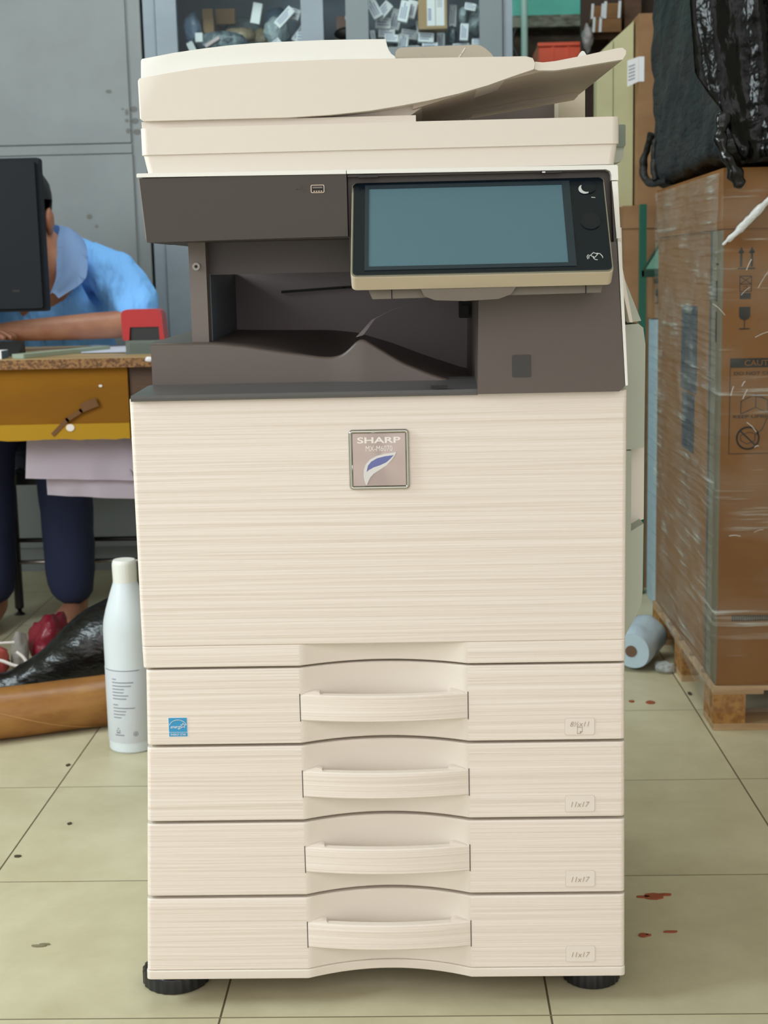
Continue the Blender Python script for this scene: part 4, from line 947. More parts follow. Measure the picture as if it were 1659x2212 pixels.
for nm, zx, zy, ww, hh, an, y, lb, m in (
    ('brown_board', 300, 80, 90, 200, 2, 4.70, 'upright brown card strip behind the left glass door', card_tan),
    ('brown_carton', 430, 20, 170, 130, 0, 4.76, 'brown carton high behind the left glass door', card_tan),
    ('white_tube', 745, 62, 78, 170, -12, 4.63, 'white stick-like carton standing tilted behind the left glass door', card_white),
    ('white_carton', 262, 272, 62, 74, 0, 4.575, 'small square white carton on the dark bag behind the left glass door', card_white),
    ('white_piece', 205, 372, 55, 130, 25, 4.57, 'white elongated piece leaning at the lower left behind the left glass door', card_white),
    ('pink_strip', 372, 310, 140, 28, 30, 4.58, 'pale pink strip lying across the dark bag', mat('pink_card', (196, 176, 176), 0.6))):
    x, z = lz(zx, zy); carton(nm, x, max(z, SH+hh*0.000362/2), ww*0.000362, hh*0.000362, an, y, lb, None, m, False, 0.02)
for k, (zx, zy, ww, hh, an) in enumerate([(1000, 130, 70, 190, -45), (1082, 92, 84, 84, -20), (1135, 225, 84, 210, -38), (1150, 305, 110, 92, -6), (920, 322, 70, 56, 35), (760, 345, 84, 50, 0)]):
    x, z = lz(zx, zy); carton('parts_carton', x, max(z, SH+0.02), ww*0.000362, hh*0.000362, an, 4.565+0.033*(k % 3), 'small white parts carton with blue print behind the left glass door', 'white parts cartons behind the left glass door')
x, z = lz(1560, 70); carton('parts_carton', x, z, 0.026, 0.06, -12, 4.60, 'white carton with blue lettering between the two glass doors', None)
x, z = lz(1500, 230); b = NB(); blob(b, x, 4.62, z-0.01, 0.030, 0.03, 0.019, 0.15, 1.5, 3, 4); solid('black_roller_part', b, black_mt, 'black rounded part in the gap between the glass doors', 'part', angle=70, wn=False)
b = NB(); box(b, x-0.030, x+0.036, 4.60, 4.70, SH, z-0.030, 0.001, 1); solid('grey_carton', b, mat('grey_card', (150, 142, 138), 0.7), 'grey carton under the black part between the glass doors', 'carton')
b = NB(); box(b, x-0.030, x+0.036, 4.72, 4.80, SH, z+0.060, 0.001, 1); solid('brown_back_carton', b, mat('dull_brown_card', (132, 112, 100), 0.7), 'dull brown carton at the back between the glass doors', 'carton')

# ------------------------------------------------------------------ back right corner: ledge, pipe, stacked goods
conc = mat('dirty_concrete', (96, 92, 80), 0.85, var=((9, 9, 20), (150, 156, 146), 1.3), bump=(50, 50, 50, 0.6, 0.01))
b = NB(); box(b, 0.34, 1.5, 5.95, 6.1, 1.880, 1.925, 0.006); struct('trim_1', b, conc, 'dirty concrete ledge along the teal back wall')
b = NB(); box(b, 0.34, 1.5, 6.02, 6.1, 1.60, 1.880, 0.003); struct('trim_2', b, mat('dark_recess_brown', (62, 52, 44), 0.85, var=((8, 8, 16), (84, 74, 62), 1.2)), 'dark brown band below the concrete ledge')  # flat dark brown panel where the recess under the ledge is
b = NB(); tube(b, [(0.425, 5.86, 0.0), (0.425, 5.86, 2.6)], 0.013, 14); solid('water_pipe', b, mat('pale_teal_pipe', (186, 226, 220), 0.45), 'thin pale teal pipe running up the back wall', 'pipe', angle=60, wn=False)
b = NB(); tube(b, catmull([(0.39, 5.82, 1.86), (0.375, 5.81, 1.80), (0.395, 5.80, 1.74), (0.37, 5.80, 1.69), (0.405, 5.80, 1.70), (0.400, 5.82, 1.62), (0.39, 5.82, 1.5)], 8), 0.006, 8)
solid('black_cable', b, black_pl, 'loose black cable hanging beside the pale pipe', 'cable', angle=60, wn=False)
b = NB(); box(b, 0.44, 0.86, 5.42, 5.84, 0.0, 1.625, 0.003); solid('dark_cupboard', b, mat('dark_brown_board', (88, 62, 44), 0.6), 'dark brown cupboard at the back right under the orange crate', 'cupboard')
oc_ = thing('orange_crate', (0.58, 5.55, 1.625), 'bright orange plastic crate below the ledge at the back', 'crate')
om = mat('orange_plastic', (255, 104, 70), 0.45)
b = NB(); prism(b, [(0.452, 1.626), (0.448, 1.743), (0.715, 1.743), (0.711, 1.626)], 5.46, 5.475, MY, 0.003, 2); prism(b, [(0.452, 1.626), (0.448, 1.743), (0.715, 1.743), (0.711, 1.626)], 5.72, 5.735, MY, 0.003, 2)
box(b, 0.448, 0.462, 5.475, 5.72, 1.626, 1.743); box(b, 0.701, 0.715, 5.475, 5.72, 1.626, 1.743); box(b, 0.455, 0.71, 5.47, 5.73, 1.626, 1.638)
part('crate_body', b, om, oc_)
b = NB()
for x in (0.50, 0.555, 0.61, 0.665): box(b, x-0.004, x+0.004, 5.454, 5.461, 1.63, 1.737, 0.002)
box(b, 0.444, 0.719, 5.450, 5.462, 1.733, 1.745, 0.003); part('crate_ribs', b, om, oc_)
# dark timber backing, brown cartons with white strips
wood = mat('brown_timber', (92, 62, 36), 0.65, var=((6, 6, 30), (72, 46, 28), 1.0))
b = NB(); box(b, 0.560, 1.15, 5.06, 5.10, 0.0, 2.4, 0.002); solid('timber_partition', b, mat('dark_timber', (58, 40, 28), 0.7), 'dark timber partition at the back right behind the strapped cartons', 'partition')
b = NB(); box(b, 0.690, 0.745, 4.955, 5.04, 0.0, 2.4, 0.003); solid('timber_post', b, wood, 'brown timber post rising beside the strapped cartons', 'post')
brown_c = mat('brown_carton', (124, 88, 46), 0.7, var=((5, 5, 14), (106, 72, 36), 1.0))
def px2x(px, y): return (px-918)/3088*y*1.003+0.0*y
rack = thing('wall_rack', (0.65, 4.98, 1.57), 'small timber bracket rack carrying two strapped brown cartons', 'rack')
b = NB(); box(b, 0.574, 0.690, 4.94, 5.058, 1.675, 1.6905, 0.002); part('rack_board', b, wood, rack)
b = NB(); box(b, 0.640, 0.690, 4.95, 5.058, 1.570, 1.675, 0.002); part('rack_bracket', b, wood, rack)
wstrip = mat('white_strip', (200, 206, 212), 0.5)
def strapped(name, x0, x1, z0, z1, y0, y1, strips, label):
    o = thing(name, ((x0+x1)/2, (y0+y1)/2, z0), label, 'carton'); b = NB(); box(b, x0, x1, y0, y1, z0, z1, 0.002, 1); part('carton_body', b, brown_c, o)
    for sx in strips:
        b = NB(); prism(b, [(sx-0.0062, z0), (sx+0.0022, z0), (sx+0.0052, z1+0.006), (sx-0.0032, z1+0.006)], y0-0.004, y0, MY, 0.001, 1); part('white_strip', b, wstrip, o)
strapped('strapped_carton', 0.5820, 0.6110, 1.7330, 1.7740, 4.90, 5.03, (0.5780, 0.6110), 'left brown carton with white end strips high at the back right')
strapped('strapped_carton', 0.6190, 0.6720, 1.7330, 1.7810, 4.90, 5.03, (0.6200, 0.6660), 'right brown carton with white end strips high at the back right')
strapped('strapped_carton', 0.5850, 0.6720, 1.6910, 1.7320, 4.90, 5.03, (0.5830, 0.6040), 'low brown carton with white strips under the two strapped cartons')
b = NB(); blob(b, 0.563, 4.915, 1.675, 0.018, 0.018, 0.040, 0.35, 2.2, 3, 6); solid('hanging_polybag', b, mat('grey_polybag', (150, 146, 148), 0.3, bump=(60, 60, 60, 0.8, 0.01)), 'crumpled grey plastic bag hanging left of the strapped cartons', 'bag', angle=70, wn=False)

cream_c = mat('cream_board', (182, 180, 142), 0.6, var=((3, 3, 3), (172, 168, 130), 1.0)); tan_c = mat('tan_board', (150, 114, 78), 0.7, var=((4, 4, 10), (138, 102, 68), 1.0))
b = NB(); prism(b, [(0.508, 1.1002), (0.6105, 1.1002), (0.6105, 1.610), (0.548, 1.556), (0.508, 1.520)], 4.20, 4.27, MY, 0.002, 1)
box(b, 0.5525, 0.5545, 4.1985, 4.201, 1.101, 1.556, mi=1)
solid('cream_panel_pack', b, [cream_c, mat('seam_green', (120, 122, 96), 0.7)], 'cream board pack with a slanted top beside the black wrapped load', 'panel')
tb = thing('tall_tan_carton', (0.70, 4.18, 1.10), 'tall tan carton with a white label standing on another carton behind the wrapped load', 'carton')
b = NB(); box(b, 0.616, 0.80, 4.14, 4.26, 1.1005, 1.62, 0.002, 1); part('carton_body', b, tan_c, tb)
b = NB(); box(b, 0.6165, 0.632, 4.1385, 4.14, 1.438, 1.505); prism(b, [(0.6160, 1.438), (0.6160, 1.505), (0.585, 1.495), (0.585, 1.425)], 4.1385, 4.1392, MY)
for k in range(5): prism(b, [(0.588, 1.440+0.009*k), (0.606, 1.446+0.009*k), (0.606, 1.450+0.009*k), (0.588, 1.444+0.009*k)], 4.1380, 4.1386, MY, mi=1)
part('carton_label', b, [paper, grey_print], tb)
lc = thing('wide_tan_carton', (0.70, 4.3, 0.0), 'wide tan carton behind the green rack, carrying the cream board pack', 'carton')
b = NB(); box(b, 0.5760, 1.0, 4.12, 4.50, 0.0, 1.0365, 0.002, 1); part('carton_body', b, tan_c, lc)
b = NB(); box(b, 0.5740, 1.002, 4.117, 4.503, 1.0370, 1.0995, 0.003, 1); part('carton_lid', b, tan_c, lc)
# green rack
gr = thing('green_rack', (0.72, 4.0, 0), 'dark green steel rack with a sloping shelf behind the wrapped load', 'rack')
gmm = mat('green_steel', (34, 92, 76), 0.45)
b = NB(); box(b, 0.6090, 0.6270, 4.04, 4.065, 0, 1.10, 0.001, 1); part('post', b, gmm, gr)
b = NB(); box(b, 0.95, 0.97, 4.04, 4.065, 0, 1.10, 0.001, 1); part('post', b, gmm, gr)
b = NB()
for poly, z0, z1, m_ in (([(0.598, 3.904), (0.97, 3.904), (0.97, 4.035), (0.662, 4.035)], 0.9150, 0.9200, 0), ([(0.5925, 3.896), (0.97, 3.896), (0.97, 3.905), (0.5985, 3.905)], 0.9040, 0.9215, 1), ([(0.5925, 3.896), (0.5985, 3.896), (0.6640, 4.035), (0.6580, 4.035)], 0.9060, 0.9230, 1)):
    prism(b, poly, z0, z1, MZ, mi=m_)
for v in b.verts: v.co.z += (v.co.y-3.90)*0.50
part('sloping_shelf', b, [mat('pale_green_steel', (92, 138, 122), 0.4), mat('green_edge', (24, 60, 48), 0.5)], gr)
fc = thing('fragile_carton', (0.72, 3.99, 0.79), 'tan carton with a wine glass mark below the green sloping shelf', 'carton')
b = NB(); box(b, 0.6300, 0.93, 3.955, 4.035, 0.7905, 0.9000, 0.001, 1); part('carton_body', b, tan_c, fc)
b = NB(); prism(b, [(0.6395, 0.870), (0.6395, 0.852), (0.645, 0.846), (0.651, 0.852), (0.651, 0.870)], 3.9545, 3.955, MY); box(b, 0.6445, 0.6460, 3.9545, 3.955, 0.832, 0.847); box(b, 0.6385, 0.652, 3.9545, 3.955, 0.830, 0.8325); box(b, 0.637, 0.653, 3.9545, 3.955, 0.884, 0.897)
part('carton_marks', b, ink, fc)
# pale blue boxes
pbm = mat('pale_blue_box', (168, 194, 206), 0.55, var=((2, 2, 120), (158, 184, 198), 1.0)); pbs = mat('pale_white_band', (206, 220, 228), 0.55)
zs_ = [0.0, 0.100, 0.202, 0.304, 0.408, 0.788]
nm_ = ['lowest', 'second', 'third', 'fourth', 'topmost and tallest']
for k in range(5):
    o = thing('pale_blue_box', (0.75, 4.0, zs_[k]+0.001), '%s pale blue box in the stack between photocopier and pallet' % nm_[k], 'box', 'pale blue boxes behind the photocopier')
    b = NB(); box(b, 0.6335, 0.90, 3.70, 4.03, zs_[k]+0.0008, zs_[k+1]-0.0012, 0.002, 1); part('box_body', b, pbm, o)
    if k == 4:
        b = NB()
        for q in range(11): box(b, 0.6330, 0.6336, 3.705, 4.02, 0.425+0.032*q, 0.4265+0.032*q)
        part('ream_lines', b, mat('ream_line', (140, 166, 182), 0.6), o)
    else:
        b = NB(); box(b, 0.6328, 0.6336, 3.73, 3.76, zs_[k]+0.030, zs_[k]+0.060); part('box_mark', b, pbs, o)

# ------------------------------------------------------------------ bubble roll on the floor
ro = thing('plastic_film_roll', (0.53, 3.33, 0), 'pale blue plastic film roll lying on the floor right of the photocopier', 'roll')
p0 = Vector((0.474, 3.235, 0.050)); p1 = Vector((0.538, 3.400, 0.052))
b = NB(); tube(b, [p0.lerp(p1, s) for s in np.linspace(0, 1, 10)], [0.040, 0.046]+[0.049]*7+[0.040], 32, jitter=lambda v: 0.006*noise.noise(v*22))
part('film', b, mat('blue_film', (186, 206, 220), 0.3, bump=(40, 40, 40, 0.4, 0.006)), ro, 60, wn=False)
d_ = (p1-p0).normalized(); b = NB(); tube(b, [p0-d_*0.002, p0+d_*0.01], 0.0135, 18); part('cardboard_core', b, mat('core_brown', (110, 84, 66), 0.8), ro)
b = NB(); blob(b, 0.553, 3.235, 0.010, 0.022, 0.025, 0.013, 0.4, 2.5, 3, 7, flatten=0.001)
solid('clear_wrap_scrap', b, mat('clear_scrap', (200, 206, 206), 0.15, trans=0.45, bump=(60, 60, 60, 0.8, 0.01)), 'crumpled scrap of clear wrap on the floor beside the pallet', 'wrap', angle=70, wn=False)

# ------------------------------------------------------------------ pallet and wrapped carton
pal = thing('wooden_pallet', (0.98, 3.25, 0), 'wooden pallet with block feet under the wrapped carton at right', 'pallet')
pw = mat('pale_pallet_wood', (188, 158, 122), 0.8, var=((4, 30, 30), (164, 132, 96), 1.0), bump=(20, 120, 120, 0.3, 0.003)); blk = mat('pressed_block', (168, 122, 66), 0.85, var=((60, 60, 60), (136, 92, 46), 1.2), bump=(90, 90, 90, 0.6, 0.004))
for y0 in (2.80, 3.15, 3.47):
    b = NB(); box(b, 0.577, 1.37, y0, y0+0.10, 0.0, 0.0145, 0.001, 1); part('bottom_board', b, pw, pal)
for y0 in (2.80, 3.15, 3.47):
    for x0 in (0.577, 0.94, 1.28):
        b = NB(); box(b, x0, x0+0.064, y0, y0+0.10, 0.0147, 0.0755, 0.001, 1); part('block', b, blk, pal)
for x0 in (0.577, 0.93, 1.27):
    b = NB(); box(b, x0, x0+0.10, 2.80, 3.57, 0.0757, 0.0830, 0.001, 1); part('stringer_board', b, pw, pal)
for y0 in (2.80, 2.935, 3.07, 3.205, 3.34, 3.475):
    b = NB(); box(b, 0.577, 1.38, y0, y0+0.095, 0.0832, 0.0925, 0.001, 1); part('deck_board', b, pw, pal)
wc = thing('wrapped_carton', (0.98, 3.25, 0.093), 'big brown carton with caution marks wrapped in clear film on the pallet', 'carton')
bc = mat('brown_corrugated', (134, 92, 50), 0.8, spec=0.2, var=((3, 3, 3), (124, 84, 44), 1.0), bump=(240, 240, 4, 0.15, 0.001))
b = NB(); box(b, 0.583, 1.37, 2.806, 3.565, 0.0935, 0.998, 0.002, 1); part('carton_body', b, bc, wc)
b = NB(); box(b, 0.5795, 1.374, 2.802, 3.568, 0.9985, 1.112, 0.002, 1); part('carton_lid', b, bc, wc)
b = NB(); box(b, 0.5805, 0.583, 2.806, 2.90, 0.095, 0.996); part('corner_guard', b, mat('grey_card_guard', (112, 104, 84), 0.65), wc)
b = NB(); box(b, 0.5815, 0.583, 2.905, 2.925, 0.095, 0.996); part('dark_strap', b, mat('strap_dark', (52, 58, 58), 0.5), wc)
b = NB(); box(b, 0.5818, 0.583, 3.06, 3.24, 0.66, 0.845, mi=0); box(b, 0.5816, 0.583, 3.08, 3.22, 0.53, 0.655)
part('dark_label', b, mat('dark_blue_label', (36, 42, 58), 0.5), wc)
b = NB(); Y0, Y1 = 2.8052, 2.8062
for x in (0.6165, 0.6370):
    box(b, x-0.0021, x+0.0021, Y0, Y1, 0.926, 0.955); prism(b, [(x-0.0062, 0.952), (x+0.0062, 0.952), (x, 0.9635)], Y0, Y1, MY)
box(b, 0.6100, 0.6435, Y0, Y1, 0.9215, 0.9240)
stroke(b, [(0.6150, 0.908), (0.6370, 0.908), (0.6370, 0.879), (0.6150, 0.879), (0.6150, 0.908), (0.6370, 0.893), (0.6150, 0.893), (0.6370, 0.908)], 0.0014, MY, Y0, Y1); stroke(b, [(0.6225, 0.889), (0.629, 0.889), (0.629, 0.8855), (0.6225, 0.882), (0.629, 0.882)], 0.0011, MY, Y0, Y1)
box(b, 0.6155, 0.6360, Y0, Y1, 0.8645, 0.8760)
prism(b, [(0.6145, 0.8495), (0.6360, 0.8495), (0.6358, 0.831), (0.632, 0.826), (0.627, 0.8245), (0.6250, 0.8242), (0.623, 0.8245), (0.6182, 0.826), (0.6146, 0.831)], Y0, Y1, MY); box(b, 0.6241, 0.6258, Y0, Y1, 0.8075, 0.825); box(b, 0.6150, 0.6350, Y0, Y1, 0.8062, 0.8085)
box(b, 0.5990, 0.7200, Y0, Y1, 0.7325, 0.7505)
stroke(b, [(0.5993, 0.7325), (0.5993, 0.5640), (0.7195, 0.5640), (0.7195, 0.7325)], 0.0011, MY, Y0, Y1)
text(b, 'DO NOT CLAMP', at_front(0.6070, 0.7215, Y0), 0.0066, 0.094, 0, 0.0004, anchor='L')
text(b, 'KEEP UPRIGHT', at_front(0.6070, 0.6370, Y0), 0.0062, 0.094, 0, 0.0004, anchor='L')
def wire_box(x, z, s):
    f1 = [(x, z), (x, z+s), (x+s*0.9, z+s*0.55), (x+s*0.9, z-s*0.45), (x, z)]
    stroke(b, f1, 0.0012, MY, Y0, Y1); stroke(b, [(x, z+s), (x-s*1.1, z+s*0.45), (x-s*1.1, z-s*0.5), (x, z)], 0.0012, MY, Y0, Y1); stroke(b, [(x-s*1.1, z+s*0.45), (x-s*0.2, z+s*0.0+s*1.05-s*0.9+s*0.75), (x+s*0.9, z+s*0.55)], 0.0012, MY, Y0, Y1)
wire_box(0.6500, 0.6550, 0.026)
stroke(b, [(0.636+0.0215*math.cos(a), 0.5945+0.0215*math.sin(a)) for a in np.linspace(0, 2*PI, 36)], 0.0032, MY, Y0-0.0002, Y1); stroke(b, [(0.6205, 0.6095), (0.6515, 0.5795)], 0.0030, MY, Y0-0.0002, Y1)
stroke(b, [(0.622, 0.590), (0.634, 0.583), (0.650, 0.589), (0.650, 0.603), (0.638, 0.606), (0.622, 0.600), (0.622, 0.590)], 0.0011, MY, Y0, Y1); stroke(b, [(0.650, 0.600), (0.664, 0.612), (0.672, 0.632), (0.690, 0.640)], 0.0012, MY, Y0, Y1)
for k in range(18): box(b, 0.6110+0.0046*k, 0.6146+0.0046*k, Y0, Y1, 0.2260, 0.2380)
text(b, 'CAUTION', at_front(0.6270, 0.7415, Y0-0.0004), 0.0108, 0.077, 0, 0.0004, mi=1, anchor='L')
part('printed_marks', b, [ink, bc], wc)
b = NB(); box(b, 0.5800, 0.5806, 2.845, 2.862, 0.86, 0.90); box(b, 0.5800, 0.5806, 2.848, 2.860, 0.78, 0.84); box(b, 0.5800, 0.5806, 2.840, 2.866, 0.93, 0.934); part('side_marks', b, ink, wc)
# stretch film: thin shell round the carton
def film_mat(name, base, lo):
    m = bpy.data.materials.new(name); m.use_nodes = True; N = m.node_tree.nodes; L = m.node_tree.links; p = N['Principled BSDF']
    p.inputs['Base Color'].default_value = (0.72, 0.76, 0.70, 1); p.inputs['Roughness'].default_value = 0.16; p.inputs['Specular IOR Level'].default_value = 0.7
    tc = N.new('ShaderNodeTexCoord'); mp = N.new('ShaderNodeMapping'); mp.inputs['Rotation'].default_value = (0.55, -0.35, 0); mp.inputs['Scale'].default_value = (3, 3, 62)
    n = N.new('ShaderNodeTexNoise'); n.inputs['Scale'].default_value = 1; n.inputs['Detail'].default_value = 3; n.inputs['Roughness'].default_value = 0.6
    L.new(tc.outputs['Object'], mp.inputs[0]); L.new(mp.outputs[0], n.inputs['Vector'])
    mp2 = N.new('ShaderNodeMapping'); mp2.inputs['Scale'].default_value = (5, 5, 9); n2 = N.new('ShaderNodeTexNoise'); n2.inputs['Scale'].default_value = 1; L.new(tc.outputs['Object'], mp2.inputs[0]); L.new(mp2.outputs[0], n2.inputs['Vector'])
    r = N.new('ShaderNodeValToRGB'); r.color_ramp.elements[0].position = lo; r.color_ramp.elements[0].color = (0.08, 0.08, 0.08, 1); r.color_ramp.elements[1].position = 0.72; r.color_ramp.elements[1].color = (0.75, 0.75, 0.75, 1)
    L.new(n.outputs[0], r.inputs[0])
    r2 = N.new('ShaderNodeValToRGB'); r2.color_ramp.elements[0].position = 0.45; r2.color_ramp.elements[1].position = 0.65
    L.new(n2.outputs[0], r2.inputs[0])
    mu = N.new('ShaderNodeMath'); mu.operation = 'MULTIPLY'; L.new(r.outputs[0], mu.inputs[0]); L.new(r2.outputs[0], mu.inputs[1])
    ad = N.new('ShaderNodeMath'); ad.operation = 'ADD'; ad.inputs[1].default_value = base; L.new(mu.outputs[0], ad.inputs[0])
    b_ = N.new('ShaderNodeBump'); b_.inputs['Strength'].default_value = 0.9; b_.inputs['Distance'].default_value = 0.012
    a2 = N.new('ShaderNodeMath'); a2.operation = 'ADD'; L.new(n.outputs[0], a2.inputs[0]); L.new(n2.outputs[0], a2.inputs[1]); L.new(a2.outputs[0], b_.inputs['Height']); L.new(b_.outputs[0], p.inputs['Normal'])
    t = N.new('ShaderNodeBsdfTransparent'); mx = N.new('ShaderNodeMixShader'); L.new(ad.outputs[0], mx.inputs[0]); L.new(t.outputs[0], mx.inputs[1]); L.new(p.outputs[0], mx.inputs[2]); L.new(mx.outputs[0], N['Material Output'].inputs['Surface'])
    return m
fm = film_mat('stretch_film', 0.025, 0.57); fm2 = film_mat('hazy_stretch_film', 0.14, 0.55)  # left-side film made hazier to stand in for a grey-green reflected sheen
t = bmesh.new(); path = [(1.36, 2.7955), (0.5900, 2.7955), (0.5765, 2.797), (0.5745, 2.812), (0.5760, 3.575)]
pp = []
for (ax0, ay0), (ax1, ay1) in zip(path[:-1], path[1:]):
    n_ = max(2, int(math.hypot(ax1-ax0, ay1-ay0)/0.012))
    pp += [(ax0+(ax1-ax0)*k/n_, ay0+(ay1-ay0)*k/n_) for k in range(n_)]
pp.append(path[-1]); g = []
for x, y in pp:
    z0 = 0.040 if y < 2.90 else min(0.10, 0.040+(y-2.90)*0.09); colv = []
    for j in range(61):
        z = z0+(1.105-z0)*j/60; o = 0.0035*noise.noise(Vector((x*9, y*9+z*6, z*24)))
        colv.append(t.verts.new((x-(o if y > 2.80 else 0), y-(o if y <= 2.80 else 0), z)))
    g.append(colv)
for a, c in zip(g[:-1], g[1:]):
    for j in range(60): t.faces.new((a[j], c[j], c[j+1], a[j+1])).material_index = 1 if min(a[j].co.y, c[j].co.y) > 2.815 else 0
b = NB(); merge(b, t); part('stretch_film', b, [fm, fm2], wc, 80, wn=False)
b = NB()   # bunched bright fold across the front corner, and curled creases
tube(b, catmull([(0.578, 2.793, 0.968), (0.600, 2.788, 0.988), (0.630, 2.787, 1.018), (0.665, 2.788, 1.052), (0.70, 2.79, 1.075)], 6), [0.003]*3+[0.006]*5+[0.0085]*8+[0.006]*9, 10, flat=0.9, jitter=lambda v: 0.002*noise.noise(v*160))
part('film_fold', b, mat('bunched_film', (240, 244, 244), 0.1, trans=0.3, bump=(120, 120, 120, 0.8, 0.006)), wc, 80, wn=False)
b = NB()
random.seed(3)
for k in range(12):
    x = 0.582+random.random()*0.07; z = 0.32+random.random()*0.66; L_ = 0.008+random.random()*0.03; a = random.choice((0.5, 0.9, 2.4, 0.2, 1.3))+random.uniform(-0.3, 0.3)
    tube(b, catmull([(x, 2.7935, z), (x+L_*0.5*math.cos(a), 2.7925, z+L_*0.5*math.sin(a)+0.002), (x+L_*math.cos(a), 2.7935, z+L_*math.sin(a))], 4), 0.0004+random.random()*0.0005, 6)
part('film_creases', b, mat('film_crease', (226, 222, 214), 0.15, trans=0.25), wc, 80, wn=False)

# ------------------------------------------------------------------ black wrapped goods on top
def crumple(bm, x0, x1, y0, y1, z0, z1, r, fn, seg=0.012):
    t = bmesh.new(); bmesh.ops.create_cube(t, size=1)
    bmesh.ops.transform(t, matrix=Matrix.Translation(((x0+x1)/2, (y0+y1)/2, (z0+z1)/2)) @ Matrix.Diagonal((x1-x0, y1-y0, z1-z0, 1)), verts=t.verts)
    bmesh.ops.bevel(t, geom=t.edges[:], offset=r, segments=4, profile=0.5, affect='EDGES')
    for _ in range(5):
        es = [e for e in t.edges if e.calc_length() > seg*1.6]
        if not es: break
        bmesh.ops.subdivide_edges(t, edges=es, cuts=1, use_grid_fill=True)
    bmesh.ops.triangulate(t, faces=t.faces)
    t.normal_update()
    for v, (p, n) in zip(list(t.verts), [(v.co.copy(), v.normal.copy()) for v in t.verts]): v.co = p+n*fn(p)
    bmesh.ops.recalc_face_normals(t, faces=t.faces); merge(bm, t)
def wr1(p):
    q = Vector((p.x*6, p.y*5, p.z*4)); s = 0.014*noise.noise(q)
    edge = math.exp(-((p.y-3.70)/0.12)**2)+math.exp(-((p.z-1.12)/0.10)**2)*0.8
    return s+edge*(0.016*abs(noise.noise(Vector((p.x*20, p.y*14+p.z*9, p.z*12))))-0.004)+0.007*noise.noise(Vector((p.x*30, p.y*10, p.z*26+p.y*12)))
load = thing('black_wrapped_load', (0.98, 3.25, 1.113), 'bulky load wrapped in dull black plastic on top of the wrapped carton', 'wrapped load')
b = NB(); crumple(b, 0.580, 1.35, 2.815, 3.70, 1.130, 1.98, 0.03, wr1, 0.016)
for v in b.verts:
    v.co.z = max(v.co.z, 1.1135)
part('wrapping', b, mat('dull_black_wrap', (20, 23, 23), 0.5, spec=0.3, bump=(34, 16, 60, 0.8, 0.014, 4), var=((9, 9, 9), (38, 37, 35), 1.2)), load, 80, wn=False)
b = NB(); tube(b, catmull([(0.572, 3.62, 1.25), (0.560, 3.65, 1.20), (0.556, 3.65, 1.160), (0.566, 3.63, 1.136), (0.575, 3.58, 1.130), (0.590, 3.48, 1.130)], 7), 0.009, 10, jitter=lambda v: 0.005*noise.noise(v*40))
tube(b, catmull([(0.574, 3.58, 1.23), (0.568, 3.565, 1.18), (0.572, 3.55, 1.135)], 6), 0.007, 10, jitter=lambda v: 0.004*noise.noise(v*40))
part('loose_loops', b, MATS['dull_black_wrap'], load, 80, wn=False)
gb = thing('glossy_black_bag', (0.75, 2.76, 1.12), 'shiny black plastic bag draped over the front of the black wrapped load', 'bag')
t = bmesh.new(); g = []; NU, NW = 110, 90
for i in range(NU+1):
    s = i/NU; x = 0.505+0.75*s
    colv = []
    for j in range(NW+1):
        w_ = j/NW
        zb = np.interp(x, [0.505, 0.53, 0.565, 0.60, 0.64, 1.3], [1.285, 1.255, 1.215, 1.115, 1.118, 1.12]); zt = 1.97
        xx = x+ (0.035*max(0, (w_-0.30))*1.2 if s < 0.25 else 0.0)*(1-s*4 if s < 0.25 else 0)
        if s < 0.08: xx += 0.03*max(0, 0.22-w_)*(1-s/0.08)*2.0
        z = zb+(zt-zb)*w_
        fold = 0.020*noise.noise(Vector((x*26+z*3, z*2.2, 1)))+0.009*abs(noise.noise(Vector((x*60, z*7, 3))))
        cr = 0.012*noise.noise(Vector((x*34, z*40, 5)))*max(0, 1-w_*2.4)*(1 if x > 0.56 else 0.3)
        y = 2.775-0.012*math.sin(min(1, s*6)*PI/2)-fold-cr-0.02*math.exp(-((z-1.15)/0.05)**2)*(1 if x > 0.58 else 0)
        colv.append(t.verts.new((xx, min(y, 2.790), z)))
    g.append(colv)
for a, c in zip(g[:-1], g[1:]):
    for j in range(NW): t.faces.new((a[j], c[j], c[j+1], a[j+1]))
bmesh.ops.solidify(t, geom=t.faces[:], thickness=0.002); bmesh.ops.recalc_face_normals(t, faces=t.faces)
b = NB(); merge(b, t); part('bag_sheet', b, mat('gloss_black_bag', (9, 9, 11), 0.2, bump=(30, 30, 22, 0.5, 0.012, 3)), gb, 80, wn=False)
b = NB(); kn = catmull([(0.566, 2.752, 1.205), (0.560, 2.744, 1.175), (0.564, 2.738, 1.140), (0.577, 2.736, 1.112), (0.590, 2.738, 1.088), (0.599, 2.742, 1.070)], 7)
tube(b, kn, [0.012+0.002*math.sin(k*0.8) for k in range(len(kn)-4)]+[0.012, 0.010, 0.007, 0.003], 18, jitter=lambda v: 0.010*noise.noise(v*26)+0.003*noise.noise(v*70))
part('knotted_tail', b, MATS['gloss_black_bag'], gb, 80, wn=False)

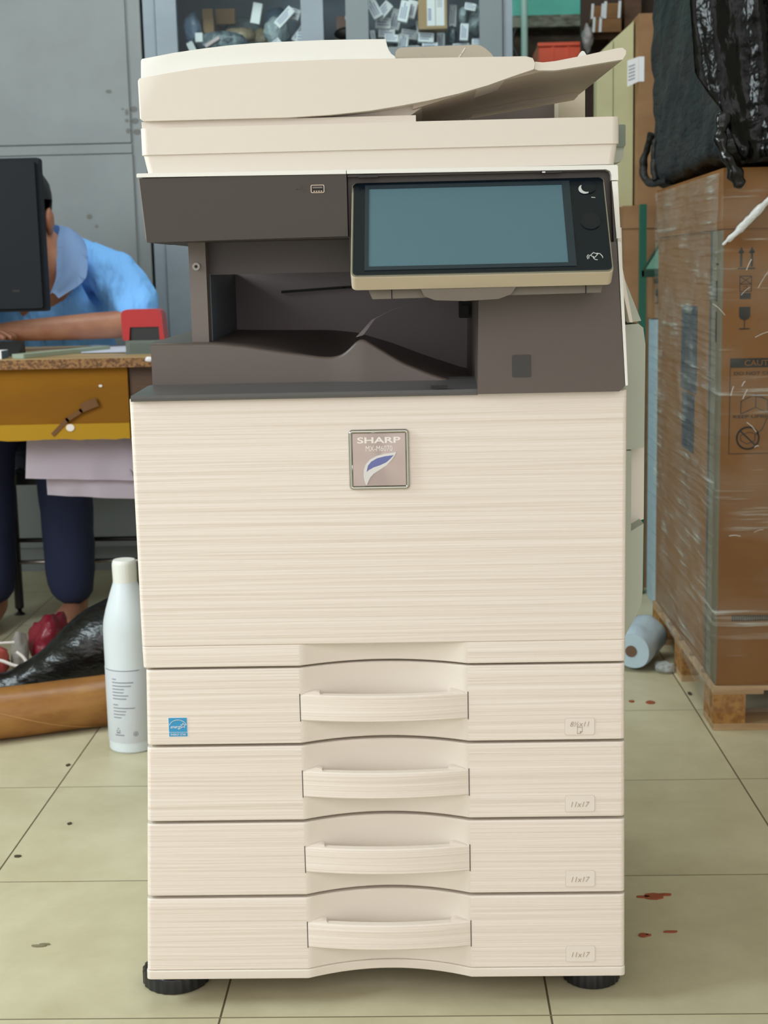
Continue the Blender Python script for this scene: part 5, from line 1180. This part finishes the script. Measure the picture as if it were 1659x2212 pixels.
# ------------------------------------------------------------------ debris on the floor
rust = mat('rust_flake', (150, 78, 48), 0.8); dk = mat('dark_crumb', (70, 58, 44), 0.8)
def flake(name, x, y, parts_, m, label, cat='debris'):
    b = NB()
    for dx, dy, rx, ry, sd in parts_:
        prism(b, [(x+dx+rx*math.cos(a)*(1+0.45*noise.noise(Vector((sd, a, 0)))), y+dy+ry*math.sin(a)*(1+0.45*noise.noise(Vector((sd, a, 4))))) for a in np.linspace(0, 2*PI, 14)[:-1]], 0.0002, 0.0022, MZ)
    solid(name, b, m, label, cat)
flake('rust_flake', 0.333, 2.024, [(0, 0, 0.014, 0.010, 1), (0.017, 0.006, 0.010, 0.003, 2), (-0.016, -0.001, 0.010, 0.0025, 3)], rust, 'largest reddish brown flake on the tiles right of the photocopier')
flake('rust_flake', 0.298, 1.898, [(0, 0, 0.0065, 0.005, 5), (0.007, 0, 0.004, 0.002, 6)], rust, 'small reddish brown flake beside the lowest drawer')
flake('rust_flake', 0.338, 1.908, [(0, 0, 0.009, 0.002, 7)], rust, 'thin reddish sliver right of the lowest drawer')
flake('rust_flake', 0.481, 2.994, [(0, 0, 0.010, 0.010, 8)], rust, 'reddish flake on the tiles before the film roll')
flake('rust_flake', 0.442, 3.004, [(0, 0, 0.006, 0.006, 9)], rust, 'brown crumb close to the photocopier side before the film roll')
flake('dark_crumb', 0.577, 3.055, [(0, 0, 0.004, 0.012, 10)], dk, 'dark crumb on the grout line near the pallet block')
flake('dark_crumb', -0.557, 1.882, [(0, 0, 0.010, 0.0025, 11), (0.008, 0.005, 0.007, 0.002, 12)], mat('grey_scuff', (128, 122, 96), 0.8), 'grey scuffed scrap on the tiles front left')
flake('dark_crumb', -0.676, 2.200, [(0, 0, 0.0055, 0.004, 13)], dk, 'small dark crumb beside the grout line at left')
flake('dark_crumb', -0.624, 2.339, [(0, 0, 0.0035, 0.004, 14)], dk, 'tiny dark crumb in the middle of the left tile')
flake('dark_crumb', -0.700, 2.640, [(0, 0, 0.004, 0.006, 15)], dk, 'tiny brown crumb before the kraft paper roll')
